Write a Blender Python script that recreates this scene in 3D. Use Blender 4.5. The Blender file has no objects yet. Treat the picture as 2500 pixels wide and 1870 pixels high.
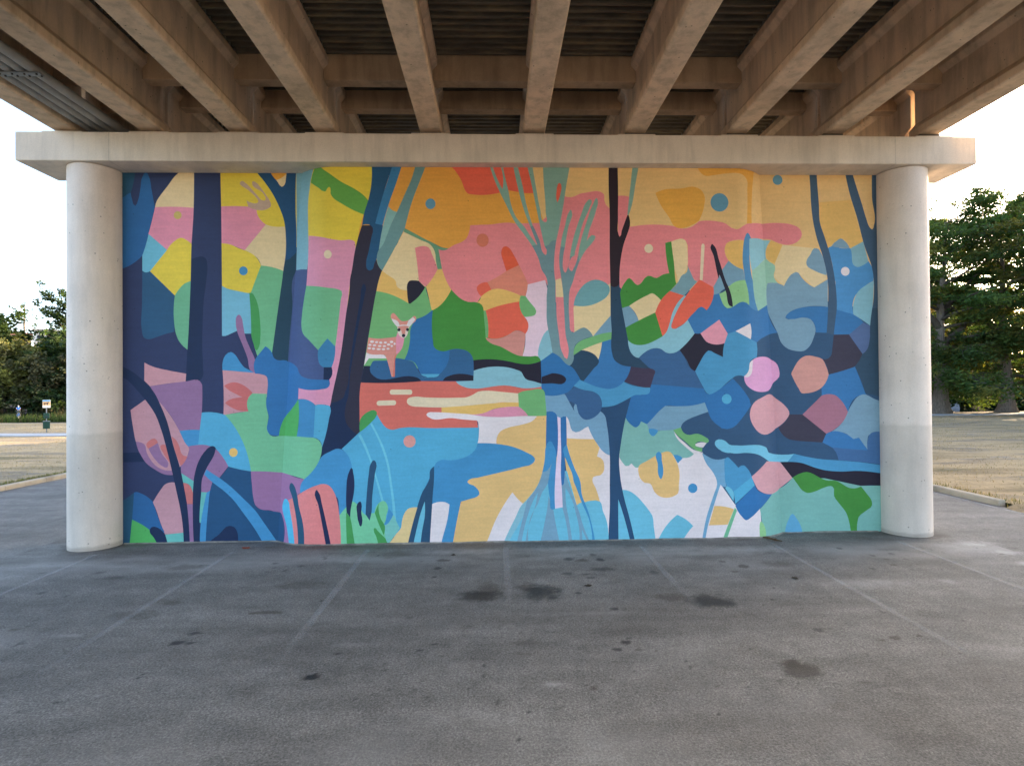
import bpy, bmesh, math, random
import numpy as np
from mathutils import Vector, Matrix, geometry
C = bpy.context.scene
COL = C.collection
R = math.radians
rng = np.random.default_rng(7)
random.seed(7)

# ------------------------------------------------------------------ dimensions (metres)
D = 10.25                      # front face of the bent cap
CAP_Z0, CAP_Z1, CAP_D = 7.106, 7.637, 1.013
CAP_X0, CAP_X1 = -8.668, 9.24
COL_X = (-7.573, 8.109)
COL_R = 0.451
EYE = 2.905

# ------------------------------------------------------------------ object helpers
def link(o, parent=None):
    COL.objects.link(o)
    if parent is not None:
        o.parent = parent
    return o

def tag(o, label=None, cat=None, group=None, kind=None):
    if label: o['label'] = label
    if cat: o['category'] = cat
    if group: o['group'] = group
    if kind: o['kind'] = kind
    return o

def empty(name, loc=(0, 0, 0), label=None, cat=None, group=None, rz=0.0):
    o = bpy.data.objects.new(name, None)
    o.empty_display_size = 0.3
    o.location = loc
    o.rotation_euler = (0, 0, rz)
    link(o)
    return tag(o, label, cat, group)

def mesh_obj(name, verts, faces, mat, parent=None, smooth=False, loc=None):
    me = bpy.data.meshes.new(name)
    me.from_pydata([tuple(v) for v in verts], [], [tuple(f) for f in faces])
    me.validate()
    if mat is not None:
        me.materials.append(mat)
    if smooth:
        me.polygons.foreach_set('use_smooth', [True] * len(me.polygons))
    o = bpy.data.objects.new(name, me)
    if loc is not None:
        o.location = loc
    return link(o, parent)

class MB:
    """collects shapes, linked as ONE mesh object"""
    def __init__(self):
        self.v = []; self.f = []
    def add(self, vs, fs):
        n = len(self.v)
        self.v += [tuple(p) for p in vs]
        self.f += [tuple(i + n for i in q) for q in fs]
        return self
    def box(self, x0, x1, y0, y1, z0, z1):
        vs = [(x, y, z) for z in (z0, z1) for y in (y0, y1) for x in (x0, x1)]
        return self.add(vs, [(0, 2, 3, 1), (4, 5, 7, 6), (0, 1, 5, 4), (2, 6, 7, 3), (0, 4, 6, 2), (1, 3, 7, 5)])
    def tube(self, pts, rad, n=10, cap=True):
        pts = [Vector(p) for p in pts]
        if not hasattr(rad, '__len__'):
            rad = [rad] * len(pts)
        vs = []; fs = []
        up = Vector((0, 0, 1))
        for i, p in enumerate(pts):
            d = (pts[min(i + 1, len(pts) - 1)] - pts[max(i - 1, 0)]).normalized()
            a = d.cross(up)
            if a.length < 0.05:
                a = d.cross(Vector((1, 0, 0)))
            a.normalize(); b = d.cross(a).normalized()
            for k in range(n):
                t = 2 * math.pi * k / n
                vs.append(p + (a * math.cos(t) + b * math.sin(t)) * rad[i])
        for i in range(len(pts) - 1):
            for k in range(n):
                k2 = (k + 1) % n
                fs.append((i * n + k, i * n + k2, (i + 1) * n + k2, (i + 1) * n + k))
        if cap:
            fs.append(tuple(range(n - 1, -1, -1)))
            fs.append(tuple((len(pts) - 1) * n + k for k in range(n)))
        return self.add(vs, fs)
    def lathe(self, prof, n=32, c=(0, 0, 0)):
        vs = []; fs = []
        for r, z in prof:
            for k in range(n):
                t = 2 * math.pi * k / n
                vs.append((c[0] + r * math.cos(t), c[1] + r * math.sin(t), c[2] + z))
        for i in range(len(prof) - 1):
            for k in range(n):
                k2 = (k + 1) % n
                fs.append((i * n + k, i * n + k2, (i + 1) * n + k2, (i + 1) * n + k))
        fs.append(tuple(range(n - 1, -1, -1)))
        fs.append(tuple((len(prof) - 1) * n + k for k in range(n)))
        return self.add(vs, fs)
    def build(self, name, mat, parent=None, smooth=False, loc=None, bevel=0.0, seg=2):
        o = mesh_obj(name, self.v, self.f, mat, parent, smooth, loc)
        if bevel:
            m = o.modifiers.new('bevel', 'BEVEL'); m.width = bevel; m.segments = seg; m.limit_method = 'ANGLE'
        return o

# ------------------------------------------------------------------ material helpers
def s2l(c):
    out = []
    for v in c:
        v = v / 255.0
        out.append(v / 12.92 if v <= 0.04045 else ((v + 0.055) / 1.055) ** 2.4)
    return out

class NT:
    def __init__(self, name, rough=0.8):
        self.m = bpy.data.materials.new(name)
        self.m.use_nodes = True
        self.t = self.m.node_tree
        self.b = self.t.nodes['Principled BSDF']
        self.out = self.t.nodes['Material Output']
        self.b.inputs['Roughness'].default_value = rough
        self.b.inputs['Specular IOR Level'].default_value = 0.25
    def n(self, typ, **kw):
        nd = self.t.nodes.new(typ)
        for k, v in kw.items():
            if k.startswith('i_'):
                nd.inputs[k[2:].replace('_', ' ')].default_value = v
            else:
                setattr(nd, k, v)
        return nd
    def l(self, a, b):
        self.t.links.new(a, b)
    def coord(self, kind='Object', scale=(1, 1, 1)):
        tc = self.n('ShaderNodeTexCoord'); mp = self.n('ShaderNodeMapping')
        mp.inputs['Scale'].default_value = scale
        self.l(tc.outputs[kind], mp.inputs['Vector'])
        return mp.outputs['Vector']
    def noise(self, vec, scale, detail=4, rough=0.55):
        nd = self.n('ShaderNodeTexNoise')
        nd.inputs['Scale'].default_value = scale; nd.inputs['Detail'].default_value = detail
        nd.inputs['Roughness'].default_value = rough
        self.l(vec, nd.inputs['Vector'])
        return nd.outputs['Fac']
    def ramp(self, fac, stops, interp='LINEAR'):
        nd = self.n('ShaderNodeValToRGB')
        cr = nd.color_ramp; cr.interpolation = interp
        while len(cr.elements) < len(stops):
            cr.elements.new(0.5)
        for e, (p, c) in zip(cr.elements, stops):
            e.position = p
            e.color = (c, c, c, 1) if not hasattr(c, '__len__') else (*c[:3], 1)
        self.l(fac, nd.inputs['Fac'])
        return nd.outputs['Color']
    def mix(self, fac, a, b, mode='MIX'):
        nd = self.n('ShaderNodeMix', data_type='RGBA', blend_type=mode)
        for sock, v in ((nd.inputs[0], fac), (nd.inputs[6], a), (nd.inputs[7], b)):
            if hasattr(v, 'is_linked') or hasattr(v, 'links'):
                self.l(v, sock)
            elif hasattr(v, '__len__'):
                sock.default_value = (*v[:3], 1)
            else:
                sock.default_value = v
        return nd.outputs[2]
    def math(self, op, a, b=0.0, clamp=False):
        nd = self.n('ShaderNodeMath', operation=op, use_clamp=clamp)
        for sock, v in ((nd.inputs[0], a), (nd.inputs[1], b)):
            if hasattr(v, 'links'):
                self.l(v, sock)
            else:
                sock.default_value = v
        return nd.outputs[0]
    def bump(self, h, strength=0.3, dist=0.02):
        nd = self.n('ShaderNodeBump')
        nd.inputs['Strength'].default_value = strength; nd.inputs['Distance'].default_value = dist
        self.l(h, nd.inputs['Height']); self.l(nd.outputs['Normal'], self.b.inputs['Normal'])
    def base(self, c):
        if hasattr(c, 'links'):
            self.l(c, self.b.inputs['Base Color'])
        else:
            self.b.inputs['Base Color'].default_value = (*c[:3], 1)
        return self

def seam(n, col, axis, positions, width, dark):
    sep = n.n('ShaderNodeSeparateXYZ'); n.l(n.coord(), sep.inputs[0])
    for p_ in positions:
        d = n.math('ABSOLUTE', n.math('SUBTRACT', sep.outputs[axis], p_))
        wob = n.math('MULTIPLY', n.noise(n.coord(), 9, 2), width)
        col = n.mix(n.ramp(n.math('SUBTRACT', d, wob), [(0.0, 1.0), (width * 0.6, 0.0)]), col, n.mix(1.0, col, (dark, dark, dark), 'MULTIPLY'))
    return col

def plain(name, c, rough=0.7, metal=0.0, var=0.12, scale=6.0):
    """a paint or metal with slight wear"""
    n = NT(name, rough)
    v = n.coord()
    f = n.noise(v, scale, 5)
    lo = [x * (1 - var) for x in c]; hi = [min(1, x * (1 + var)) for x in c]
    n.base(n.ramp(f, [(0.3, lo), (0.7, hi)]))
    n.b.inputs['Metallic'].default_value = metal
    return n.m

def concrete(name, c, dark=0.72, pits=True, streak=0.0, band=None, joints=None, mott=1.0):
    n = NT(name, 0.85)
    v = n.coord()
    big = n.noise(v, 0.9 * mott, 6, 0.6)
    col = n.ramp(big, [(0.28, [x * dark for x in c]), (0.5, c), (0.75, [min(1, x * 1.13) for x in c])])
    v2 = n.coord(scale=(1, 1, 0.12))
    if streak:
        st = n.noise(v2, 5.0, 5, 0.6)
        col = n.mix(streak, col, n.ramp(st, [(0.35, 0.55), (0.55, 1.0)]), 'MULTIPLY')
    fine = n.noise(v, 45, 3, 0.6)
    col = n.mix(0.35, col, n.ramp(fine, [(0.3, 0.8), (0.7, 1.1)]), 'MULTIPLY')
    if band is not None:
        sep = n.n('ShaderNodeSeparateXYZ'); n.l(n.coord(), sep.inputs[0])
        wob = n.noise(n.coord(), 2.2, 2)
        zz = n.math('ADD', sep.outputs['Z'], n.math('MULTIPLY', wob, 0.16))
        msk = n.ramp(n.math('MULTIPLY', zz, 0.1), [(band * 0.1, 0.0), (band * 0.1 + 0.004, 1.0)])
        col = n.mix(n.math('SUBTRACT', 1.0, msk), col, n.mix(1.0, col, (0.84, 0.84, 0.83), 'MULTIPLY'))
        sm = n.math('MULTIPLY', n.ramp(n.math('ADD', sep.outputs['Z'], n.math('MULTIPLY', n.noise(v, 4.0, 5, 0.65), -0.10)), [(0.0, 1.0), (0.045, 0.0)]), 0.45)
        col = n.mix(sm, col, (0.20, 0.17, 0.14))
    h = fine
    if pits:
        vo = n.n('ShaderNodeTexVoronoi'); vo.inputs['Scale'].default_value = 8.0
        n.l(v, vo.inputs['Vector'])
        pit = n.ramp(vo.outputs['Distance'], [(0.06, 0.0), (0.12, 1.0)])
        sel = n.ramp(n.noise(v, 3.1, 2), [(0.46, 0.0), (0.52, 1.0)])
        col = n.mix(n.math('MULTIPLY', sel, n.math('SUBTRACT', 1.0, pit)), col, [x * 0.35 for x in c])
    if joints:
        col = seam(n, col, joints[0], joints[1], 0.010, 0.8)
    n.base(col)
    n.bump(h, 0.22, 0.01)
    return n.m

# ------------------------------------------------------------------ materials
M = {}
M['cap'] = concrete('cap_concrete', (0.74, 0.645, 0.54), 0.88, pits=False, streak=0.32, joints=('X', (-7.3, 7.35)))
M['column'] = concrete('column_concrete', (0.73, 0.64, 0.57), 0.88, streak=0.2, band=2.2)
M['girder'] = concrete('girder_concrete', (0.74, 0.56, 0.385), 0.66, streak=0.55, mott=0.8)  # tan includes the warm sunset bounce, put into the base colour
M['diaphragm'] = concrete('diaphragm_concrete', (0.56, 0.385, 0.235), 0.7, streak=0.5, pits=False)  # brown tint stands in for warm light bounced up from below
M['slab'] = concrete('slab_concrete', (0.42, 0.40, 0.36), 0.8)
M['kerb'] = concrete('kerb_concrete', (0.46, 0.40, 0.31), 0.6, mott=2.0)
M['path'] = concrete('path_concrete', (0.36, 0.37, 0.39), 0.85, pits=False)

def m_form():
    n = NT('galvanised_deck_form', 0.55)
    v = n.coord(scale=(0.6, 3, 1))
    f = n.noise(v, 1.6, 5, 0.65)
    n.base(n.ramp(f, [(0.3, (0.075, 0.066, 0.05)), (0.5, (0.135, 0.112, 0.08)), (0.72, (0.26, 0.20, 0.115))]))
    n.b.inputs['Metallic'].default_value = 0.15
    return n.m
M['form'] = m_form()

def m_mural():
    n = NT('mural_paint', 0.62)
    at = n.n('ShaderNodeAttribute', attribute_name='paint')
    v = n.coord()
    f = n.noise(v, 26, 4, 0.6)
    g = n.noise(v, 0.7, 5, 0.6)
    col = n.mix(0.5, at.outputs['Color'], n.ramp(f, [(0.25, 0.86), (0.75, 1.10)]), 'MULTIPLY')
    col = n.mix(0.8, col, n.ramp(g, [(0.3, 0.86), (0.7, 1.08)]), 'MULTIPLY')
    # faint horizontal float marks of the render coat and a few specks of dirt
    col = n.mix(0.35, col, n.ramp(n.noise(n.coord(scale=(0.25, 1, 2.4)), 9, 3), [(0.35, 0.88), (0.65, 1.06)]), 'MULTIPLY')
    vo = n.n('ShaderNodeTexVoronoi'); vo.inputs['Scale'].default_value = 3.2
    n.l(v, vo.inputs['Vector'])
    sp = n.ramp(vo.outputs['Distance'], [(0.018, 0.45), (0.05, 1.0)])
    col = n.mix(0.8, col, sp, 'MULTIPLY')
    n.base(col)
    n.bump(n.noise(v, 70, 4, 0.65), 0.25, 0.012)
    return n.m
M['mural'] = m_mural()
M['render'] = plain('wall_render', (0.55, 0.54, 0.52))

def m_asphalt():
    n = NT('asphalt', 0.82)
    v = n.coord()
    at = n.n('ShaderNodeAttribute', attribute_name='stain')
    sep = n.n('ShaderNodeSeparateColor'); n.l(at.outputs['Color'], sep.inputs[0])
    fine = n.noise(v, 48, 5, 0.82)
    vo = n.n('ShaderNodeTexVoronoi'); vo.inputs['Scale'].default_value = 62.0
    n.l(v, vo.inputs['Vector'])
    big = n.noise(v, 0.35, 6, 0.62)
    streak = n.noise(n.coord(scale=(0.35, 1.7, 1)), 1.1, 5, 0.6)
    col = n.ramp(big, [(0.3, (0.160, 0.153, 0.140)), (0.55, (0.204, 0.194, 0.177)), (0.8, (0.240, 0.227, 0.206))])
    col = n.mix(0.85, col, n.ramp(streak, [(0.3, 0.72), (0.62, 1.12)]), 'MULTIPLY')
    col = n.mix(0.8, col, n.ramp(n.noise(v, 3.2, 7, 0.72), [(0.3, 0.74), (0.7, 1.22)]), 'MULTIPLY')
    col = n.mix(1.0, col, n.ramp(fine, [(0.28, 0.32), (0.5, 1.0), (0.72, 1.95)]), 'MULTIPLY')
    col = n.mix(0.45, col, n.ramp(vo.outputs['Color'], [(0.1, 0.55), (0.9, 1.5)]), 'MULTIPLY')
    col = n.mix(n.math('MULTIPLY', sep.outputs[2], 0.8), col, (0.50, 0.48, 0.45))           # dust and chalk
    col = n.mix(n.math('MULTIPLY', sep.outputs[1], 0.62), col, (0.060, 0.046, 0.034))        # brown seep
    col = n.mix(n.math('MULTIPLY', sep.outputs[0], 0.90), col, (0.014, 0.013, 0.012))        # oil
    n.base(col)
    ro = n.math('SUBTRACT', 0.84, n.math('MULTIPLY', sep.outputs[0], 0.32))
    n.l(ro, n.b.inputs['Roughness'])
    n.bump(fine, 0.8, 0.014)
    return n.m
M['asphalt'] = m_asphalt()

def m_line(name, dens, c=(0.42, 0.42, 0.42), bump=True):
    """worn road paint: thin enough for the asphalt to show through"""
    n = NT(name, 0.75)
    v = n.coord()
    n.base(n.ramp(n.noise(v, 30, 3), [(0.3, [x * 0.8 for x in c]), (0.7, c)]))
    uv = n.n('ShaderNodeUVMap'); sp = n.n('ShaderNodeSeparateXYZ'); n.l(uv.outputs[0], sp.inputs[0])
    edge = n.math('MULTIPLY', n.math('SUBTRACT', 0.5, n.math('ABSOLUTE', n.math('SUBTRACT', sp.outputs['X'], 0.5))), 5.0, True)
    endf = n.math('MULTIPLY', sp.outputs['Y'], 2.2, True)
    k = n.ramp(n.noise(v, 2.2, 5, 0.6), [(0.3, 0.35), (0.7, 1.0)])
    k2 = n.ramp(n.noise(v, 55, 3, 0.7), [(0.35, 0.45), (0.6, 1.0)])
    a = n.math('MULTIPLY', n.math('MULTIPLY', k, k2), n.math('MULTIPLY', edge, endf))
    n.l(n.math('MULTIPLY', a, dens), n.b.inputs['Alpha'])
    return n.m
M['line'] = m_line('faded_line_paint', 0.42, (0.62, 0.61, 0.60))
M['edge_line'] = m_line('edge_line_paint', 1.0, (0.62, 0.61, 0.58))

def m_lawn():
    n = NT('dry_lawn', 0.95)
    v = n.coord()
    vs = n.coord(scale=(0.32, 1.0, 1))
    a = n.noise(vs, 0.34, 6, 0.62)
    b = n.noise(vs, 0.9, 6, 0.65)
    col = n.ramp(a, [(0.30, (0.125, 0.115, 0.055)), (0.40, (0.27, 0.205, 0.112)), (0.50, (0.45, 0.335, 0.185)), (0.58, (0.235, 0.19, 0.13)), (0.70, (0.42, 0.31, 0.175))])
    bare = n.ramp(b, [(0.60, 0.0), (0.68, 1.0)])
    col = n.mix(n.math('MULTIPLY', bare, 0.75), col, (0.235, 0.225, 0.215))
    grn = n.ramp(n.noise(vs, 0.55, 4, 0.6), [(0.62, 0.0), (0.74, 1.0)])
    col = n.mix(n.math('MULTIPLY', grn, 0.7), col, (0.062, 0.075, 0.028))
    col = n.mix(0.8, col, n.ramp(n.noise(v, 9, 5, 0.7), [(0.25, 0.55), (0.75, 1.3)]), 'MULTIPLY')
    n.base(col)
    n.bump(n.noise(v, 12, 5, 0.7), 0.6, 0.05)
    return n.m
M['lawn'] = m_lawn()
M['bank'] = plain('bank_soil', (0.06, 0.055, 0.03), 0.95, var=0.5, scale=0.8)

def m_water():
    n = NT('river_water', 0.06)
    n.base((0.006, 0.010, 0.009))
    n.b.inputs['IOR'].default_value = 1.33
    n.b.inputs['Specular IOR Level'].default_value = 0.5
    n.bump(n.noise(n.coord(scale=(0.6, 1, 1)), 1.4, 3), 0.05, 0.03)
    return n.m
M['water'] = m_water()

def m_bark(name, c, sc=(9, 9, 0.9)):
    n = NT(name, 0.95)
    v = n.coord(scale=sc)
    f = n.noise(v, 1.3, 6, 0.65)
    n.base(n.ramp(f, [(0.3, [x * 0.5 for x in c]), (0.6, c), (0.75, [min(1, x * 1.35) for x in c])]))
    n.bump(f, 0.8, 0.06)
    return n.m
M['bark'] = m_bark('cypress_bark', (0.20, 0.165, 0.135))
M['bark_dark'] = m_bark('dark_bark', (0.09, 0.075, 0.06))

def m_leaf(name):
    n = NT(name, 0.65)
    at = n.n('ShaderNodeAttribute', attribute_name='leaf')
    n.base(at.outputs['Color'])
    tr = n.n('ShaderNodeBsdfTranslucent'); mx = n.n('ShaderNodeMixShader')
    n.l(n.mix(1.0, at.outputs['Color'], (1.5, 1.35, 0.55), 'MULTIPLY'), tr.inputs['Color'])
    mx.inputs[0].default_value = 0.38
    n.l(n.b.outputs[0], mx.inputs[1]); n.l(tr.outputs[0], mx.inputs[2]); n.l(mx.outputs[0], n.out.inputs['Surface'])
    return n.m
M['leaf'] = m_leaf('leaf')

# ------------------------------------------------------------------ numpy value noise (for stains)
def vnoise(x, y, seed):
    r = np.random.default_rng(seed).random((256, 256))
    xi = np.floor(x).astype(int); yi = np.floor(y).astype(int)
    fx = x - xi; fy = y - yi
    fx = fx * fx * (3 - 2 * fx); fy = fy * fy * (3 - 2 * fy)
    g = lambda a, b: r[a % 256, b % 256]
    return (g(xi, yi) * (1 - fx) + g(xi + 1, yi) * fx) * (1 - fy) + (g(xi, yi + 1) * (1 - fx) + g(xi + 1, yi + 1) * fx) * fy

def fbm(x, y, seed, o=4):
    t = 0; a = 0.5
    for k in range(o):
        t = t + a * vnoise(x * 2 ** k, y * 2 ** k, seed + k); a *= 0.5
    return t / (1 - 0.5 ** o)

def grid_mesh(name, xs, ys, zfun, mat, parent=None, attr=None):
    X, Y = np.meshgrid(xs, ys)
    Z = zfun(X, Y)
    nx, ny = len(xs), len(ys)
    co = np.stack([X, Y, Z], -1).reshape(-1, 3)
    i = np.arange((ny - 1) * (nx - 1)); r = i // (nx - 1); c = i % (nx - 1)
    a = r * nx + c
    q = np.stack([a, a + 1, a + nx + 1, a + nx], -1)
    me = bpy.data.meshes.new(name)
    me.vertices.add(len(co)); me.vertices.foreach_set('co', co.ravel())
    me.loops.add(q.size); me.loops.foreach_set('vertex_index', q.ravel())
    me.polygons.add(len(q)); me.polygons.foreach_set('loop_start', np.arange(len(q)) * 4)
    me.update(calc_edges=True)
    me.materials.append(mat)
    if attr:
        nm, fn = attr
        at = me.attributes.new(nm, 'FLOAT_COLOR', 'POINT')
        at.data.foreach_set('color', fn(X.ravel(), Y.ravel()).astype(np.float32).ravel())
    me.polygons.foreach_set('use_smooth', [True] * len(q))
    o = bpy.data.objects.new(name, me)
    return link(o, parent)

# ------------------------------------------------------------------ ground, road, water
KL, KR = -14.55, 11.98          # kerb faces towards the road
# x, y, half-length, half-width, kind (0 oil 1 brown 2 dust), strength
STAINS = [(-0.214, 7.777, 0.356, 0.25, 0, 0.8), (-0.12, 8.04, 0.201, 0.387, 1, 0.7), (0.611, 7.865, 0.328, 0.391, 0, 0.8), (0.427, 8.104, 0.203, 0.193, 1, 0.6), (2.937, 7.443, 0.404, 0.283, 0, 0.8), (2.447, 7.594, 0.349, 0.188, 1, 0.8), (3.094, 5.609, 0.27, 0.198, 0, 0.8), (3.063, 5.73, 0.144, 0.097, 1, 0.8), (-1.873, 5.691, 0.108, 0.088, 0, 0.95), (-3.691, 6.524, 0.076, 0.054, 0, 0.9), (-3.628, 6.774, 0.107, 0.045, 0, 0.85), (-3.537, 6.516, 0.043, 0.036, 0, 0.85), (-3.018, 7.36, 0.238, 0.054, 1, 0.9), (-1.776, 6.165, 0.069, 0.038, 1, 0.95), (-1.75, 6.164, 0.036, 0.032, 0, 0.9), (-0.857, 6.207, 0.046, 0.027, 0, 0.85), (-5.964, 8.851, 0.202, 0.1, 0, 0.5), (-6.377, 9.113, 0.121, 0.082, 0, 0.5), (-5.132, 9.308, 0.387, 0.174, 1, 0.6), (-2.916, 8.361, 0.417, 0.161, 1, 0.5), (-4.444, 7.747, 0.135, 0.102, 1, 0.7), (-4.657, 7.37, 0.427, 0.171, 1, 0.45), (-6.586, 8.248, 0.082, 0.067, 0, 0.6), (-4.123, 5.33, 0.028, 0.02, 0, 0.9), (-2.417, 7.724, 0.032, 0.034, 0, 0.95), (-0.956, 9.014, 0.071, 0.07, 0, 0.95), (-0.95, 8.617, 0.043, 0.043, 0, 0.9), (-0.913, 9.434, 0.141, 0.103, 1, 0.9), (-1.11, 7.103, 0.065, 0.036, 0, 0.7), (-3.401, 9.037, 0.064, 0.07, 0, 0.6), (-3.228, 9.26, 0.054, 0.061, 0, 0.6), (-3.71, 9.432, 0.071, 0.051, 0, 0.6), (-3.633, 9.188, 0.054, 0.048, 0, 0.6), (-3.686, 8.997, 0.037, 0.046, 0, 0.6), (-2.999, 9.749, 0.057, 0.054, 0, 0.7), (-3.76, 8.31, 0.055, 0.049, 0, 0.5), (-5.913, 6.984, 0.075, 0.055, 1, 0.7), (-5.825, 7.078, 0.041, 0.028, 0, 0.5), (-1.809, 9.813, 0.409, 0.311, 1, 0.5), (-3.628, 5.832, 0.019, 0.019, 0, 0.9), (-3.638, 5.755, 0.012, 0.014, 0, 0.9), (-0.129, 6.503, 0.024, 0.024, 0, 0.9), (-0.716, 6.344, 0.024, 0.023, 0, 0.85), (-1.17, 5.787, 0.024, 0.019, 0, 0.7), (-3.825, 5.434, 0.045, 0.025, 2, 0.8), (-7.269, 9.673, 0.241, 0.187, 2, 0.5), (1.747, 9.319, 0.074, 0.076, 0, 0.95), (1.225, 9.374, 0.117, 0.115, 0, 0.7), (1.43, 9.299, 0.155, 0.088, 1, 0.8), (1.694, 8.842, 0.243, 0.126, 0, 0.6), (1.681, 9.609, 0.064, 0.08, 0, 0.6), (1.11, 8.653, 0.115, 0.076, 0, 0.6), (1.438, 8.444, 0.099, 0.052, 0, 0.6), (1.394, 8.605, 0.108, 0.054, 0, 0.6), (1.143, 7.828, 0.049, 0.044, 0, 0.98), (1.551, 7.247, 0.067, 0.046, 0, 0.92), (1.691, 7.232, 0.027, 0.03, 0, 0.8), (1.474, 6.283, 0.071, 0.057, 0, 0.95), (1.327, 6.123, 0.069, 0.043, 0, 0.95), (1.512, 6.387, 0.032, 0.029, 0, 0.9), (1.574, 6.111, 0.061, 0.043, 1, 0.95), (1.745, 6.076, 0.023, 0.021, 1, 0.9), (3.815, 6.499, 0.104, 0.087, 0, 0.66), (4.397, 6.21, 0.068, 0.045, 1, 0.9), (4.56, 6.249, 0.071, 0.052, 1, 0.9), (4.894, 6.292, 0.042, 0.035, 1, 0.9), (3.366, 5.482, 0.046, 0.026, 0, 0.6), (3.612, 5.339, 0.076, 0.029, 1, 0.6), (0.935, 5.353, 0.049, 0.029, 1, 0.9), (0.285, 4.995, 0.037, 0.029, 0, 0.85), (0.212, 5.005, 0.017, 0.014, 0, 0.8), (3.138, 4.927, 0.166, 0.108, 1, 0.5), (4.555, 8.913, 0.32, 0.213, 1, 0.65), (3.973, 8.852, 0.089, 0.092, 1, 0.9), (3.732, 8.605, 0.108, 0.065, 1, 0.6), (3.736, 9.105, 0.068, 0.073, 1, 0.8), (2.471, 8.621, 0.101, 0.142, 0, 0.5), (6.118, 9.722, 0.057, 0.069, 0, 0.6), (5.958, 8.625, 0.058, 0.055, 0, 0.7), (6.804, 9.377, 0.055, 0.065, 0, 0.5), (6.52, 9.069, 0.076, 0.061, 1, 0.8), (6.419, 8.772, 0.081, 0.057, 1, 0.8), (6.823, 9.052, 0.045, 0.048, 0, 0.5), (6.544, 8.536, 0.05, 0.054, 0, 0.5), (6.421, 9.267, 0.054, 0.063, 0, 0.6), (0.174, 4.602, 0.015, 0.012, 0, 0.9), (3.742, 7.459, 0.028, 0.041, 0, 0.9), (1.964, 4.887, 0.016, 0.017, 0, 0.8), (1.99, 5.831, 0.022, 0.02, 0, 0.8), (2.414, 5.31, 0.027, 0.016, 0, 0.6), (2.709, 4.755, 0.024, 0.016, 0, 0.5), (1.404, 5.642, 0.024, 0.018, 0, 0.6), (0.328, 6.339, 0.185, 0.081, 1, 0.5), (0.313, 6.065, 0.126, 0.053, 1, 0.5), (0.651, 6.929, 0.075, 0.042, 1, 0.6), (2.126, 7.171, 0.329, 0.105, 1, 0.5), (0.574, 5.437, 0.204, 0.06, 2, 0.55), (8.707, 9.831, 0.451, 0.323, 2, 0.85), (8.754, 9.33, 0.312, 0.21, 2, 0.9), (8.59, 8.707, 0.328, 0.206, 2, 0.7), (3.167, 9.798, 1.628, 0.315, 2, 0.45), (5.348, 8.029, 1.006, 0.293, 2, 0.35), (-2.558, 9.592, 1.036, 0.296, 2, 0.6), (1.534, 9.966, 1.243, 0.264, 2, 0.55), (4.389, 9.725, 1.214, 0.312, 2, 0.6), (-6.192, 9.802, 1.017, 0.277, 2, 0.5), (-0.595, 9.879, 1.231, 0.258, 2, 0.5), (-5.1, 6.785, 0.336, 0.065, 2, 0.4), (-1.707, 6.381, 0.317, 0.07, 2, 0.3), (6.66, 8.007, 0.201, 0.114, 2, 0.5), (-4.972, 9.732, 0.808, 0.218, 2, 0.4), (1.176, 7.109, 0.947, 0.088, 2, 0.3)]
def stain_fn(x, y):
    out = np.zeros((len(x), 4)); out[:, 3] = 1
    n1 = fbm(x * 3.2, y * 3.2, 11); n2 = fbm(x * 9, y * 9, 31); n3 = fbm(x * 28, y * 28, 51, 3)
    for sx, sy, rx, ry, k, s in STAINS:
        m = (np.abs(x - sx) < rx * 2.4 + 0.1) & (np.abs(y - sy) < ry * 2.4 + 0.1)
        if not m.any():
            continue
        d = np.hypot((x[m] - sx) / rx, (y[m] - sy) / ry)
        d = d + (n1[m] - 0.5) * 0.55 + (n2[m] - 0.5) * 0.75 + (n3[m] - 0.5) * 0.5
        soft = (0.22 if s > 0.8 else 0.5) if k < 2 else 1.0
        val = min(1.0, s * 1.12) * np.clip((1 - d) / soft, 0, 1)
        out[m, k] = np.maximum(out[m, k], val)
    for cx in COL_X:
        ring = np.clip(1 - (np.hypot(x - cx, y - D - CAP_D / 2) - COL_R) / 0.30 + (n2 - 0.5) * 1.3, 0, 1)
        out[:, 1] = np.maximum(out[:, 1], 0.85 * ring)
    # grime along the foot of the wall and the columns, small drips over the stalls
    foot = np.clip((y - 9.95) / 0.45, 0, 1) * (np.abs(x) < 8.6) * np.clip((fbm(x * 1.7, y * 5, 71) - 0.30) * 2.2, 0, 0.9)
    out[:, 1] = np.maximum(out[:, 1], 0.75 * foot)
    drip = np.clip((vnoise(x * 15, y * 15, 91) - 0.925) * 22, 0, 1) * np.clip((fbm(x * 0.5, y * 0.5, 97) - 0.40) * 5, 0, 1)
    out[:, 0] = np.maximum(out[:, 0], 0.7 * drip * (y > 5))
    tyre = np.clip((fbm(x * 0.35, y * 1.3, 113) - 0.52) * 3, 0, 0.55) * (y < 10)
    out[:, 1] = np.maximum(out[:, 1], tyre * 0.55)
    worn = np.clip(1 - np.abs(y - 9.55) / 0.75, 0, 1) * np.clip((fbm(x * 0.8, y * 2.5, 151) - 0.32) * 3, 0, 1) * (np.abs(x) < 9)
    out[:, 2] = np.maximum(out[:, 2], 0.55 * worn)
    wheel = np.clip((fbm(x * 0.5 + 7, y * 0.9, 131) - 0.55) * 3.5, 0, 1)
    out[:, 2] = np.maximum(out[:, 2], 0.30 * wheel)
    return out
xs = np.concatenate([[KL - 0.05, -13.0, -11.5], np.arange(-10.5, 10.5, 0.035), [11.0, KR + 0.05]])
ys = np.concatenate([[-60, -30, -10, -2, 1.0], np.arange(1.8, 11.2, 0.035), [12, 14, 17, 20, 26, 34, 44, 52]])
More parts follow.
